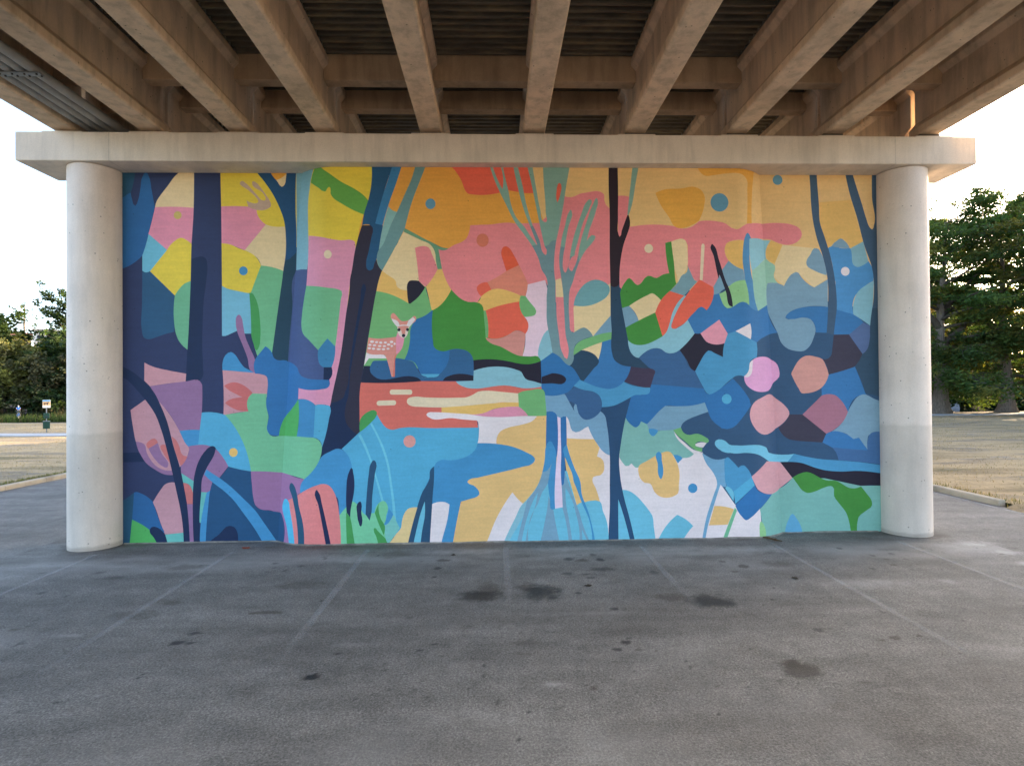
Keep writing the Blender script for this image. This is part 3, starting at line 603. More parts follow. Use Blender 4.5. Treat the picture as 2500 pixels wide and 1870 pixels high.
# painted shapes, back to front: colour, then points in centimetres on the wall (c = corner)
MURAL = """st -189,7217c 7761,7382c 7645,-395c -247,-165c
tan 1124,7176c 7697,7333c 7653,4376c 5415,4829c 3367,4734c 2223,4929c 1346,6551c
cr 1513,5151c 2225,5150c 2212,3843c 1501,3932c
wh 1347,2354c 1798,2197c 1769,2239c 2480,2161c 2617,1593c 3964,1648c 4034,1491c 4192,1432c 4311,1029c 4580,642c 5074,590c 5113,7c 5111,-163c 2100,-109c 2035,468c 1967,740c 1350,1609c
lo -3130,5616c -1286,5616c -1295,4373c -2907,4380c
or -2662,7167c 982,7182c 969,5693c -2670,5694c
ye -4865,7288c -2662,7167c -2671,5616c -4480,5700c
ro -819,6083c 1521,6085c 1510,4909c -827,4915c
mg -2522,4842c -1292,4839c -1302,3288c -2531,3297c
gg -1214,4839c -52,4835c 715,3429c -1147,3442c
lb -2841,2452c -73,2193c -245,106c -2854,149c
lo2 -1623,1283c 940,2493c 1621,75c -1631,128c
ro 2382,6567c 2526,6568 2597,6551c 2565,6204c 2606,6011 2613,5974c 3438,5990 3668,5941 3944,6084c 4319,6077 4464,6041 4579,5955 4672,5930 4689,5927 4794,5986 4894,6044 5041,6075 5702,6145 5927,6116 6091,6034 6138,5916 6088,5812 5967,5730 5816,5708 5667,5741 5473,5819 5177,5797 4939,5759c 4821,5717c 4585,5704 4483,5661 4461,5626 4467,5525 4515,5320c 4390,5150c 4314,5003c 4218,4817c 3944,4890c 3801,4990c 3711,5240c 3718,5483 3701,5669 3608,5747 3522,5733 3406,5690c 3291,5666c 3356,5084c 2506,4708c 2365,4851c 2375,5840c
tl -7199,7229c -6885,7230c -6920,6886 -6966,6722c -7089,6642c -7200,6614c
db2 -7200,6599c -7089,6642c -7033,6686 -6970,6720c -6942,6586 -6886,6464 -6837,6557 -6788,6786 -6745,7030 -6682,7113 -6626,7031 -6578,6787 -6515,6440c -6558,6243 -6636,5928 -6699,5670 -6748,5517c -6909,5370 -7077,5278c -7203,5242c
cr -6008,7234c -6001,7148c -6107,7068 -6276,6845 -6417,6658 -6480,6558 -6511,6440c -6277,6429c -5771,6422c -5766,7235c
rp -6511,6440c -5996,6444 -5771,6427c -5774,5555c -6286,5618c -6636,5926c -6558,6228
aq -6636,5926c -6286,5618c -6609,5206c -6637,5187 -6686,5184 -6753,5213c -6753,5513c -6699,5670
ye -6609,5206c -6286,5618c -6138,5792 -6026,5853 -5914,5806 -5771,5670c -5776,4717c -6144,4740c
tl2 -6753,5220c -6686,5184 -6609,5208c -6144,4740c -6165,4504 -6156,4218 -6154,4040c -6283,4012 -6493,3942 -6661,3903 -6730,3936 -6762,4064 -6760,4578 -6753,5149
gr -5775,5032c -5846,5014 -5958,4968 -6057,4868 -6141,4740c -6163,4504 -6156,4233 -6122,4004 -6059,3854 -5905,3698c -5779,3859c
nv -5772,7235c -5273,7237c -5269,7150 -5261,6359 -5255,5641 -5262,4988 -5259,4429 -5248,3713 -5239,3212 -5223,2776 -5228,2441c -5446,2393c -5639,2486c -5627,2780 -5629,3008 -5942,3089c -5927,3360 -5905,3700 -5879,4146 -5853,4718 -5843,4989 -5823,5713 -5786,6287 -5772,7148
dk -5829,5433c -5718,5476 -5619,5490 -5549,5447 -5528,5354 -5550,4989 -5594,4645 -5616,4216 -5625,3715 -5612,3358 -5619,3172 -5682,3101 -5942,3088c -5927,3360 -5905,3700 -5879,4146 -5853,4718 -5843,4989
ye -5273,7237c -4653,7239c -4594,7160 -4441,6951 -4286,6721 -4145,6433 -4068,6217 -4048,6065c -4232,6065 -4402,6101c -4529,6259 -4585,6439c -4797,6458 -5258,6457c
rp -5258,6457c -4797,6458 -4585,6439c -4564,6288 -4501,6187 -4409,6108c -4815,5610c -4928,5655 -5083,5720 -5252,5744c
cr -4409,6108c -4317,6079 -4218,6065 -4048,6070c -4023,5856 -4036,5496 -4080,5208c -4236,5251 -4377,5295 -4505,5312c -4547,5425 -4674,5540 -4815,5610c
ye -5252,5744c -5083,5720 -4928,5648 -4787,5597 -4631,5511 -4547,5410 -4505,5309c -4569,5144 -4698,4790c -4733,4783 -4973,4827 -5156,4873 -5248,4923c
O mb -4840 5212 82 85
tp -4895,6928 -4859,6954 -4796,6914 -4584,6691 -4443,6569 -4412,6584 -4442,6692 -4668,6907 -4661,6943 -4612,6936 -4513,6836 -4400,6677 -4329,6562 -4309,6461 -4344,6430 -4741,6446c -4776,6573c -4670,6526 -4585,6519 -4549,6550 -4584,6619 -4726,6763
O mu -6084 6286 74 76
gl -4505,5312c -4306,5285 -4080,5208c -4095,5071 -4168,4568 -4241,4023 -4299,3617c -4426,3754c -4579,3564c -4624,3709 -4678,4283 -4719,4778c -4693,4807c -4569,5144
gg2 -4729,4774c -4698,4791 -4620,4699 -4564,4541 -4530,4282 -4521,3924 -4546,3752 -4596,3673 -4645,3781 -4687,3925 -4707,4283
aq2 -5251,4923c -5156,4873 -4973,4827 -4729,4776c -4709,4498 -4696,3999c -4821,4000c -4969,4052c -5089,3998 -5188,3956 -5251,3959c
mv -4989,4227 -4975,4327 -4925,4367 -4883,4320 -4848,4155 -4807,3940 -4709,3695 -4625,3494 -4619,3228c -4703,3280 -4766,3524 -4878,3825 -4962,4041
mb -5242,3295c -5239,3455 -5189,3584 -5083,3648 -5006,3597 -4921,3468 -4823,3345 -4710,3287 -4619,3226c
sal -5243,3298c -4880,3264 -4485,3207 -4400,3170 -4386,3077 -4395,2776c -4755,2715c -4756,2501c -5024,2472 -5200,2439c -5228,2448c -5222,2855
rd2 -5216,2998c -5120,3047 -5022,3065 -4881,3024 -4768,2951 -4673,2854c -4755,2775c -4756,2508c -4953,2524 -5094,2590 -5199,2665c -5107,2733 -4980,2763 -4865,2776c -4994,2839 -5121,2911
db3 -4596,7239c -3872,7242c -3817,7242c -3838,6433 -3823,5928 -3835,5424 -3866,4984 -3910,4495 -3963,3921 -3996,3454c -4114,3476 -4255,3506 -4215,3491 -4271,3549 -4299,3617c -4241,4051 -4168,4568 -4095,5071 -4080,5208 -4036,5496 -4027,5856 -4068,6217 -4145,6433 -4286,6721 -4441,6951 -4587,7160
tl3 -4040,5417c -3977,5431 -3906,5489 -3830,5568c -3837,5279 -3866,4984 -3910,4495 -3963,3921 -3996,3451c -4114,3474 -4255,3503 -4215,3489 -4271,3546 -4302,3617c -4241,4051 -4168,4568 -4095,5071 -4073,5237c
cr -4355,7240c -4337,7168 -4256,7046 -4172,6923 -4101,6840 -4051,6873 -4022,6996 -4010,7242c
or2 -4355,7240c -4337,7168 -4207,6971c -4115,7007 -4015,7090c -4007,7242c
ga -3823,7242c -3365,7148c -3390,7135 -3466,6967 -3515,6690 -3537,6305 -3533,5874 -3521,5515 -3551,5188c -3714,5213 -3823,5215c -3819,5928
inx -3823,5216c -3714,5212 -3549,5190c -3552,5098 -3567,4887 -3632,4537 -3673,4256 -3671,4114 -3644,3985 -3512,3851 -3317,3651c -3165,3328c -3069,3328c -3056,3195 -3111,3089c -3305,3096 -3572,3130 -3671,3174 -3723,3239 -3759,3324 -3853,3399 -3996,3453c -3963,3921 -3910,4495 -3865,5143
lp -3524,5836c -3269,5788 -3070,5741 -2904,5716 -2668,5717 -2619,5685 -2613,5558 -2391,5558c -2699,5075c -2801,4235c -2902,3536 -3072,2763c -3044,2832 -3107,2593c -3169,2617 -3377,2622c -3449,2682 -3555,2724 -3735,2731c -3727,2942c -3306,2918 -3167,2931 -3112,2979 -3105,3063 -3118,3091c -3056,3195 -3069,3328c -2997,3718c -2978,4795c -3567,4879c -3544,5161
gl -3567,4879c -3374,4857 -3158,4826 -2923,4785 -2874,4760 -2889,4613 -2940,4165 -2998,3715c -3142,3867c -3317,3649c -3512,3851 -3635,3970 -3675,4114 -3665,4313 -3616,4635
db4 -3318,3651c -3246,3748 -3142,3868c -2998,3714c -3012,3509 -3041,3397 -3069,3328c -3221,3329 -3290,3385 -3317,3469
dk -3214,3329c -3069,3328c -3056,3195 -3118,3089c -3222,3093c
ye -3390,7135c -3270,7175c -2965,7201c -2298,7204c -2291,6894 -2336,6599 -2365,6465c -2457,6207c -2527,5980 -2613,5628 -2626,5692 -2668,5717 -2876,5716 -3015,5731 -3269,5785 -3524,5835c -3541,6162 -3532,6592 -3482,6856 -3440,7005
gg3 -3415,7200c -3301,7179c -3278,7136 -3078,6969 -2870,6822 -2621,6689 -2455,6570 -2362,6465c -2393,6373 -2450,6204c -2623,6275 -2872,6415 -3024,6520 -3072,6604 -3072,6695 -3093,6726 -3133,6696 -3172,6639 -3300,6717 -3482,6854c -3440,7019 -3394,7132
bt -2486,6001c -2096,6001c -2168,5586 -2218,5361 -2184,5235 -2112,5146c -2186,4919 -2222,4765 -2344,4092 -2459,3393 -2523,3044 -2553,2758 -2556,2632 -2548,2353 -2550,2106c -2598,2061c -2883,1789c -2967,1730 -3146,1677 -3305,1587c -3256,1803 -3186,2053 -3122,2387 -3100,2582 -3043,2888 -3029,2950 -2902,3536 -2801,4276 -2721,4906 -2721,4920 -2678,5166 -2613,5558
tb -2303,7176c -1879,7178c -1986,6895 -2107,6515 -2185,6233 -2235,6033c -2095,6000c -2154,5628 -2218,5360c -2260,5277 -2282,5193 -2345,5144 -2400,5179 -2413,5263 -2363,5516 -2306,5797 -2280,5938 -2312,5990 -2486,6001c -2450,6207 -2357,6514 -2307,6782 -2295,6965
lbs -1893,7178c -1714,7178c -1840,6797 -1953,6487 -2039,6219 -2101,6000c -2238,6033c -2178,6261 -2078,6613 -1979,6909
dk -2492,4850 -2457,4899 -2423,4850 -2445,4681 -2537,4233 -2638,3674 -2724,3185 -2767,2760 -2796,2663 -2827,2398 -2798,2272 -2702,2145 -2594,2058c -2883,1788c -2967,1730 -3146,1677 -3305,1587c -3256,1803 -3186,2053 -3122,2387 -3097,2568 -3075,2668c -2948,2692 -2850,2761 -2811,2886 -2794,2921 -2737,3325 -2665,3814 -2593,4234 -2521,4654
or -1719,7178c -1453,7180c -1574,6826 -1730,6473 -1829,6253c -1913,6290 -1989,6363c -1840,6797
ag2 -1989,6363c -1913,6283 -1827,6253c -1957,5980 -2042,5755 -2098,5628 -2171,5544c -2125,5839 -2053,6149
or -1271,7180c 698,7188c 757,6620c 873,6038c 731,6024 574,5967c 419,6031 -160,6009 -448,6002c -471,5868 -521,5755 -598,5691 -753,5628 -859,5563c -964,5576 -1146,5663 -1327,5748 -1371,5776 -1687,5943c -1620,6191 -1520,6516 -1392,6841
gt -1467,7179c -1261,7180c -1392,6841 -1520,6516 -1620,6191 -1682,5943c -1720,5867 -1904,5516 -2115,5142c -2184,5235 -2214,5361 -2171,5544c -2098,5628 -2042,5755 -1957,5980 -1829,6255 -1688,6572 -1546,6897
rd -925,7182c 649,7188c 757,6616c 580,6617 481,6634 283,6672c 106,6619 -409,6589 -486,6603 -535,6660 -604,6843 -687,6985 -771,7090 -869,7147
tan 741,7189c 968,7190c 968,6834 1017,6266c 979,6024c 875,6337 807,6663
gs -1685,5945c -1371,5776 -1327,5751 -1146,5663 -1006,5585 -859,5564c -880,5533 -937,5526 -1051,5546c -1022,5374 -988,5174c -1072,5164c -1106,5304 -1112,5445 -1147,5557 -1216,5642 -1286,5673 -1399,5729 -1706,5877c
cr -1706,5877c -1400,5727 -1204,5635 -1121,5501 -1101,5332 -1072,5164c -1292,4844c -1308,4837c -1630,4735c -1769,4771 -1908,4876 -2046,5017 -2115,5142c -1904,5509
ro -1496,5572c -1400,5600 -1316,5607 -1233,5579 -1177,5459 -1070,5177c -1124,5043 -1308,4837c -1426,4951c -1439,5114
lo -2115,5142c -2018,5066 -1852,4918 -1852,4876 -1643,4767c -1624,4524c -1770,4609 -1978,4701 -2223,4755c -2186,4933
lo -1072,5166c -988,5174c -940,5036 -954,5071 -885,4902 -813,4780c -986,4522 -1084,4438 -1190,4386c -1237,4621 -1292,4839c -1122,5071
mg -2223,4755c -1978,4701 -1770,4609 -1624,4526c -1575,4528 -1310,4828c -1253,4649 -1185,4386c -1353,4270 -1479,4226c -1578,4103 -1586,4004 -1601,3808 -1651,3584 -1715,3448c -2335,3252c -2466,3348c -2344,4092
bk -1648,4767 -1643,4890 -1600,4949 -1530,4957 -1426,4948c -1308,4828c -1561,4538 -1596,4516 -1624,4527c
ro -448,6002c -19,6019 427,6035 873,6046c 1116,6266c 1353,6561c 1474,6540 1574,6570 1674,6615 1712,6620 2090,6619 2115,6595 2117,6495 2152,6396 2223,6325c 2223,4894c 1506,4442c 1521,3960c 1450,3975c 962,4954c 639,4874c 535,4644c -30,4645c -248,4649c -326,4535c -495,4545 -621,4598 -732,4690 -812,4780c -885,4902 -954,5071 -988,5174c -1022,5374 -1051,5546c -937,5526 -859,5563c -753,5628 -598,5691 -521,5755 -471,5868
O rs -215 5717 116 127
rd4 147,5535 175,5585 232,5602 288,5571 372,5443 472,5244c 232,5129c 187,5274
rs2 232,5131c 472,5245c 553,5089 622,4933 643,4870 628,4785 592,4655c 500,4658c 324,4740 113,4790 -57,4773c -133,4920c 44,5010
rd -133,4921c -54,4773c -248,4650c -324,4759 -331,4823 -295,4869
lo -251,4649c -142,4731 -57,4775 70,4795 183,4779 324,4736 503,4658c 478,4549c 251,4510 82,4469 -172,4378c -206,4378c -242,4491 -326,4535c -276,4583
rd -172,4378c 82,4469 251,4510 480,4549c 484,4432 518,4333 574,4248 637,4148 643,4064 585,3934c 388,3997 289,3938 162,3875 -36,3848 -130,3867c -121,4081 -143,4251
mg -206,4381c -168,4381c -129,4194 -127,3867c -177,3862c
sl -172,3866c -36,3844 161,3871 289,3938 388,3994 587,3932c 569,3725 525,3513c 413,3533 258,3614 104,3692 -37,3743 -135,3807
pw 637,4874c 969,4957c 1031,4713c 1120,3580c 829,3497c 525,3513c 577,3725 585,3934c 643,4064 637,4148 567,4259c 594,4655c 628,4785
mg 500,4661c 594,4655c 647,4573 731,4473 794,4374 772,4296 687,4268 567,4258c 504,4361 477,4460
ag 1039,4026c 939,3935 881,3808 838,3681 829,3497 875,3417c 1106,3573c 1079,3793
gg -813,4782c -732,4690 -621,4598 -509,4548 -326,4535 -256,4491 -214,4406 -201,4279 -172,3863c -135,3800 -37,3743 104,3699 258,3614 427,3531 666,3503 822,3503 875,3417c 779,3385 665,3360 454,3373 270,3414 130,3437 -405,3439c -432,3534 -516,3619 -600,3645 -1090,3641 -1146,3700 -1166,3805 -1174,4385c -1070,4438 -986,4522
db -1188,4385c -1169,4385c -1170,3806 -1155,3707 -1090,3641 -852,3639c -867,3480 -924,3326 -1044,3182c -1072,3183c -1403,3185c -1444,3274 -1513,3401 -1715,3448c -1651,3584 -1601,3808 -1581,4061 -1479,4226c -1325,4284
sb2 -2348,3350 -2320,3420 -2250,3450 -1638,3448 -1541,3415 -1472,3302 -1410,3187 -1347,3147 -1236,3121 -1152,3120 -1164,3123 -1037,3184c -924,3326 -867,3480 -859,3639c -600,3643 -516,3612 -432,3520 -405,3407 -399,3238 -408,3054c -982,3058 -1390,3053c -1459,3117 -1542,3141 -2280,3154 -2342,3224
lb -1403,3187c -1044,3184c -1094,3135 -1219,3121 -1387,3122 -1277,3125 -1347,3147
bk2 -2466,3348c -2347,3348c -2342,3224 -2280,3151 -1542,3137 -1459,3113 -1387,3053c -1641,3034 -1989,3023 -2523,3036c
bk -985,3060c -940,3116 -884,3143 -407,3143c -408,3054c
sa -2375,3883c -2218,3861 -2032,3872 -1854,3894c -1827,3969c -1717,3865c -1727,3734 -1774,3632 -1844,3557c -1872,3502 -1883,3315 -1888,3137c -1949,3138c -1998,3334 -2044,3489 -2071,3550c -2312,3561 -2418,3599c
pk -1832,3978c -1754,3894 -1707,3865c -1722,3772 -1764,3660 -1858,3565c -1861,3735 -1851,3913
rd3 -1844,3557c -1877,3544 -1896,3455 -1910,3315 -1925,3138c -1890,3137c -1885,3362 -1872,3502
wh -2418,3599c -2358,3570 -2220,3558 -2099,3554 -2067,3531 -2042,3484c -2373,3489c -2463,3354c -2437,3505
mg -2373,3489c -2044,3485c -2024,3445c -2294,3444c -2346,3346c -2461,3354c
wd -1834,4090c -1603,4089c -1622,4043 -1637,3968 -1665,3902 -1717,3868 -1763,3884 -1809,3931 -1834,4025
sa -1838,4070c -1789,4093 -1720,4102 -1659,4099 -1613,4080c -1664,4043 -1688,3945c -1753,3945c -1776,4034
sa -1956,4259 -1946,4320 -1909,4343 -1876,4320 -1807,4235 -1752,4188 -1696,4188 -1626,4202 -1556,4258 -1518,4284 -1486,4267 -1480,4227 -1659,4113c -1799,4112c -1872,4184 -1946,4231
wh -1946,4233c -1882,4217 -1826,4184 -1794,4112c -1836,4079c -1910,4166
wh -1623,4200c -1542,4265c -1498,4220c -1566,4127 -1604,4082c -1664,4108c
wh -1834,4083c -1789,4111 -1720,4118 -1650,4110 -1605,4084c -1659,4097 -1720,4101 -1789,4092
O bk -1805 4025 30 31
O bk -1645 4027 27 31
O bk -1719 3915 33 32
O wh -2311 3803 37 22
O wh -2226 3793 28 19
O wh -2148 3784 30 21
O wh -2062 3785 30 19
O wh -1946 3796 32 21
O wh -2001 3747 32 21
O wh -1889 3761 19 21
O wh -1942 3720 22 19
O wh -2080 3718 30 17
O wh -2169 3720 32 17
O wh -2265 3735 32 19
O wh -2353 3743 30 19
O wh -2362 3679 31 21
O wh -2284 3670 31 21
O wh -2188 3661 39 17
O wh -2098 3659 32 19
O wh -2013 3668 28 19
bk -405,3441c 102,3443 270,3414 454,3373 665,3360 875,3418c 884,3327 933,3257 1032,3199 1215,3170 1314,3127 1356,3063 1313,2996 1086,2990 881,2986c 733,3032 578,3083 536,3147 495,3217 424,3249 -402,3242c
ag -402,3244c 424,3248 495,3217 536,3147 578,3083 733,3032 882,2986c 882,2929c 520,2904 379,2934 281,2951 -633,2956 -689,2987 -740,3044c -408,3054c
rd5 -2523,3036c -1989,3023 -1641,3034 -1387,3053c -740,3044c -689,2987 -633,2956 281,2951 520,2904 882,2929c 887,2862c 518,2675c 432,2464c -328,2429 -322,2166c -891,2168 -1449,2171 -1577,2185 -1786,2175 -1967,2143 -2064,2188 -2146,2293 -2222,2427c -2550,2106c -2553,2632 -2553,2758
cr3 -1667,2666 -1643,2729 -1559,2756 -1306,2744 -747,2735 -522,2747 -410,2795 -325,2844 -184,2861 97,2840 437,2805c 454,2548c 236,2635 -46,2621 -608,2577 -1014,2552 -1377,2566 -1574,2584 -1643,2617
cr3 -1986,2851 -1973,2886 -1934,2898c -1614,2895c -1575,2883 -1564,2847 -1575,2811 -1614,2799c -1935,2802c -1973,2815
cr3 -2233,2643 -2219,2677 -2183,2692c -1914,2698c -1877,2682 -1866,2647 -1880,2615 -1915,2601c -2183,2597c -2219,2610
lo -1014,2554c -608,2577 -46,2622 236,2638 447,2630c 454,2551c 94,2538 -47,2511 -188,2449 -469,2421c -749,2438 -1014,2458c
pk2 -471,2421c -188,2449 -75,2497 66,2531 449,2553c 559,2463 628,2378c 375,2366 65,2358 -258,2378c
wh -1301,2418 -1266,2459 -1168,2465 -1014,2460 -749,2440 -469,2417 -258,2381 65,2361 621,2376 791,2369c 698,2276 514,2214 232,2149 91,2081 26,1969 16,1852c -192,1856 -340,1870c -315,2022 -321,2233 -343,2296 -413,2304 -610,2322 -819,2350 -1239,2361
mg 437,2805c 520,2844 661,2864 873,2883 915,2869 950,2769 969,2529 979,2378c 798,2373 623,2378c 559,2463 447,2553c
lo2 789,2369c 982,2381c 1161,1893c 1213,1329c 873,1220 786,1039 643,844 509,717c 317,933c 78,565c -153,34c -210,-70c -838,-59c -707,576 -663,774c -340,928c -534,1141c 748,1546c 16,1854c 26,1976 91,2088 232,2156 514,2217 698,2278
wh 313,936c 404,819 511,717c 430,559 155,29c 126,-75c -210,-70c -167,34 4,444
wh -1297,-51c -1236,797c -853,792c -853,694c -1040,-56c
mb -340,1872c 18,1854 299,1804 580,1688 721,1602 748,1553 691,1469 507,1415 84,1315 -338,1222 -506,1183 -539,1141 -423,1076 -353,1012 -312,914 -354,865 -481,825 -663,774c -707,576 -817,13c -831,-59c -1047,-56c -1030,28 -918,444 -877,722c -902,741 -1206,737c -1457,940c -1594,1365c -1175,1499c
lb -2890,1792c -2550,2108 -2222,2428c -2146,2293 -2064,2185 -1967,2142 -1786,2176 -1577,2185 -1310,2171 -322,2168c -313,2022 -340,1870c -390,1742 -503,1645 -685,1577 -895,1556 -1042,1568 -1161,1447c -1231,1388 -1254,1221 -1317,1096 -1376,943 -1518,589 -1537,662 -1746,526 -1817,277c -1898,529c -2107,310c -2356,397c -2713,708c -2673,1100 -2699,1435 -2732,1574 -2801,1715
mb -3305,1588c -3257,1657 -3105,1746 -2952,1800 -2856,1764 -2773,1672 -2719,1546 -2692,1407 -2652,1128 -2698,819 -2768,653 -2948,489c -2947,711 -2974,878 -3040,938 -3108,1051 -3218,1122 -3315,1109 -3675,964c -3683,1077 -3598,1233c -3452,1388 -3354,1513
aq3 -2357,2253c -2324,2278c -2203,2042 -2094,1790 -2012,1510 -1959,1160 -1893,615 -1885,445c -1940,529c -1948,672 -2000,1161 -2054,1510 -2149,1818
aq3 -2580,2044c -2539,2074c -2426,1836 -2331,1569 -2209,1164 -2114,814c -2155,800c -2250,1178 -2359,1542 -2482,1850
O dsal -1620 1920 114 115
gg2 -2541,2346c -2367,2498 -2284,2518 -2228,2473 -2243,2399 -2341,2281 -2550,2106c -2556,2214
sb 1232,2682 1268,2724 1368,2822 1497,2892c 1492,2920c 1945,2817 1994,2746 2029,2619 2035,2534 2006,2449c 1912,2351 1741,2293 1628,2332 1544,2453 1517,2567 1508,2595 1452,2635 1381,2636 1295,2608
mv2 -4714,1352c -4464,1347 -4009,1325 -3930,1297 -3595,1233c -3675,1106 -3679,964c -3738,935c -3737,406c -3783,-26c -4078,-67c -4076,450 -4128,540 -4267,570 -4332,592 -4543,624 -4627,696 -4669,854 -4691,1072
gr2 -5201,2439c -5024,2467 -4753,2503c -4755,2758 -4677,2846c -4399,2836c -4410,2569 -4375,2425 -4390,2125 -4348,2046 -4179,2025c -3763,2032 -3421,2014 -3310,1957 -3256,1842c -3270,1706 -3305,1586c -3368,1471 -3595,1233c -3930,1297 -4137,1321 -4264,1330 -4464,1344 -4714,1349c -4759,1601 -4857,1902 -5025,2217
db -4582,3563c -4426,3754c -4296,3618 -4271,3535 -4201,3484 -4031,3476 -3996,3454c -3853,3399 -3759,3324 -3723,3239 -3671,3174 -3572,3130 -3305,3096 -3116,3089c -3105,3007 -3140,2944 -3250,2917 -3729,2942c -3735,2729c -4176,2023c -4193,2026 -4341,2047 -4390,2111 -4368,2425 -4410,2569 -4399,2841 -4386,3091 -4407,3170 -4485,3207 -4622,3228c -4625,3494
gg4 -3733,2724c -3716,2570 -3723,2289 -3763,2026c -4176,2023c -4140,2208 -4062,2379 -3895,2539
mbx -3732,2730c -3555,2724 -3449,2682 -3376,2619c -3380,2431 -3414,2011c -3763,2028c -3715,2331 -3716,2570
lb -3377,2620c -3169,2620 -3114,2603 -3093,2561 -3122,2359 -3186,2053 -3256,1828c -3297,1957 -3414,2012c
mv -6614,3001c -6285,3046 -5935,3089 -5683,3099 -5629,3015c -5627,2937 -5639,2486c -5678,2154c -5868,2156 -6078,2135c -6231,2444 -6440,2688c -6495,2788
sal -6717,3454c -6564,3379 -6285,3306 -5932,3238c -5942,3088c -6285,3049 -6615,3001c -6721,3110c
lb -5639,2488c -5446,2492 -5305,2470 -5201,2439c -5025,2217 -4857,1902 -4759,1601 -4712,1349c -4887,1381 -5141,1448c -5238,1621 -5378,1793c -5476,1837 -5616,1870 -5756,1862 -5896,1841c -5980,1943 -6064,2136c -5868,2156 -5678,2156c
mb -6064,2137c -5868,2158 -5678,2157c -5707,1873c -5896,1839c -5994,1957
O lo -5043 1715 82 84
sal2 -6980,2548c -6705,2744c -6426,2687c -6217,2415 -6064,2143 -5938,1885 -5880,1813 -5890,1728 -5918,1643 -6037,1465c -6199,1297c -6345,1319 -6540,1421 -6693,1539 -6805,1725 -6881,1941 -6936,2237
mv -6881,1943c -6776,1923 -6721,1891 -6679,1738 -6596,1580 -6471,1451 -6331,1392 -6205,1382c -6192,1297c -6345,1312 -6512,1399 -6680,1525 -6805,1711
rd6 -6686,1891 -6623,1964 -6525,2000 -6467,1917c -6644,1807c
mv -6644,1808c -6468,1914c -6400,1720 -6275,1477 -6296,1442 -6373,1464 -6526,1608
rd6 -6421,1860 -6358,1883 -6299,1847c -6233,1519c -6372,1734
rd6 -6211,2038c -6120,1959 -6064,1844 -5995,1672 -5911,1654c -5967,1544 -6037,1465c -6121,1688
mv -5899,1841c -5756,1862 -5616,1870 -5476,1840c -5378,1786 -5238,1621 -5140,1450c -5309,1235c -5443,1152c -5478,983 -5549,955 -5647,962c -5786,1169 -5898,1242 -6031,1332c -6037,1467c -5967,1544 -5911,1657 -5880,1799
sg -6027,1332c -5898,1245 -5786,1169c -5812,942c -5829,1016 -5884,1114 -5996,1144c
sg -5661,964c -5544,958c -5606,579 -5673,372 -5693,570c
mb -5549,955c -5476,994c -5522,578 -5569,-69c -5681,-68c -5659,400 -5616,654
tl4 -5443,1153c -5309,1235 -5141,1448c -4887,1381 -4712,1350c -4691,1072 -4650,757 -4608,657 -4509,613 -4206,562 -4120,541 -4089,476 -4074,-80c -5576,-83c -5525,653 -5482,1007
dk -5541,-70c -5513,-14 -5317,153 -5134,309 -5078,305 -4974,-80c
mb -5554,1397c -5449,1324 -5309,1230 -5099,1063 -4889,861 -4608,564 -4474,367 -4236,15 -4189,-60c -4462,-74c -4643,242 -4876,575 -5058,820 -5240,994 -5436,1146 -5597,1298c
rd6 -5996,1146c -5884,1109 -5829,1016 -5808,942c -5815,737c -5920,739c
mv -5923,737c -5811,735c -5812,374 -5793,-66c -5870,-64c -5889,375
sal2 -6150,1154c -6346,1111 -6402,1038 -6564,782c -6515,668 -6419,383 -6336,166c -5994,193c -6026,586
sg -6333,163c -5994,195c -5974,-63c -6281,-57c
tl -7209,777c -7064,860c -6915,973c -6953,462 -7006,-45c -7211,-42c
db5 -6918,971c -6869,984 -6821,969 -6565,796c -6405,327 -6350,184 -6572,174c -6953,454c
gg4 -6955,458c -6794,375 -6628,259c -6406,-55c -7006,-45c
dk -6628,245 -6593,305 -6530,317 -6433,270 -6350,184 -6308,70 -6278,-57c -6461,-54c -6545,103
dk -7208,1732c -6818,1739c -6714,1556c -7208,1552c
dk -7205,3398c -7066,3351 -6955,3289 -6802,3167 -6635,3009 -6523,2859 -6426,2659 -6301,2345 -6176,1860 -6051,1431 -5982,1089 -5914,662 -5889,304 -5877,-64c -5988,-62c -6028,519 -6053,664 -6122,992 -6205,1377 -6288,1733 -6399,2146 -6524,2475 -6705,2744 -6872,2947 -6955,3040 -7067,3141 -7206,3185c
dk -5427,1844 -5378,1808 -5385,1751 -5561,1397 -5632,1227 -5654,943 -5683,580 -5674,-68c -5793,-66c -5812,445 -5815,732 -5808,1016 -5772,1328 -5687,1583 -5574,1753 -5476,1837
sl2 -1163,1443c -1234,1374 -1249,1220 -1305,1095 -1376,985 -1447,804 -1511,589 -1673,-45c -1257,-52c -1218,518 -1188,936 -1165,1219
aq -1569,-47c -1498,272 -1427,549 -1342,788c -1343,520 -1394,243 -1431,-49c
lo3 -2082,-38c -2012,16 -1887,181 -1789,305 -1774,416 -1739,540 -1662,650 -1565,680 -1481,678c -1552,440 -1623,177 -1673,-45c
tg2 -2121,365c -2079,358 -1996,433 -1926,543 -1885,445 -1814,295c -1915,154 -2019,10 -2082,-38c -2122,171
gl2 -2943,-23c -2940,545c -2879,627 -2816,695 -2685,807 -2616,762 -2534,650 -2452,551 -2355,577 -2286,588c -2215,756 -2118,813 -2029,684 -2065,531 -2086,393 -2107,362c -2094,184c -2047,-39c
gg2 -2813,605c -2739,514c -2714,403 -2688,222 -2651,-28c -2800,-26c -2812,266
gg2 -2204,763c -2200,589 -2162,463 -2093,344 -2094,240 -2115,168c -2190,339 -2279,587c
gg2 -2301,285 -2280,306 -2232,256 -2150,171 -2081,101 -2047,-39c -2206,-36c -2260,159
mb -2022,673c -1933,554c -1996,433 -2066,362 -2110,363c -2058,490
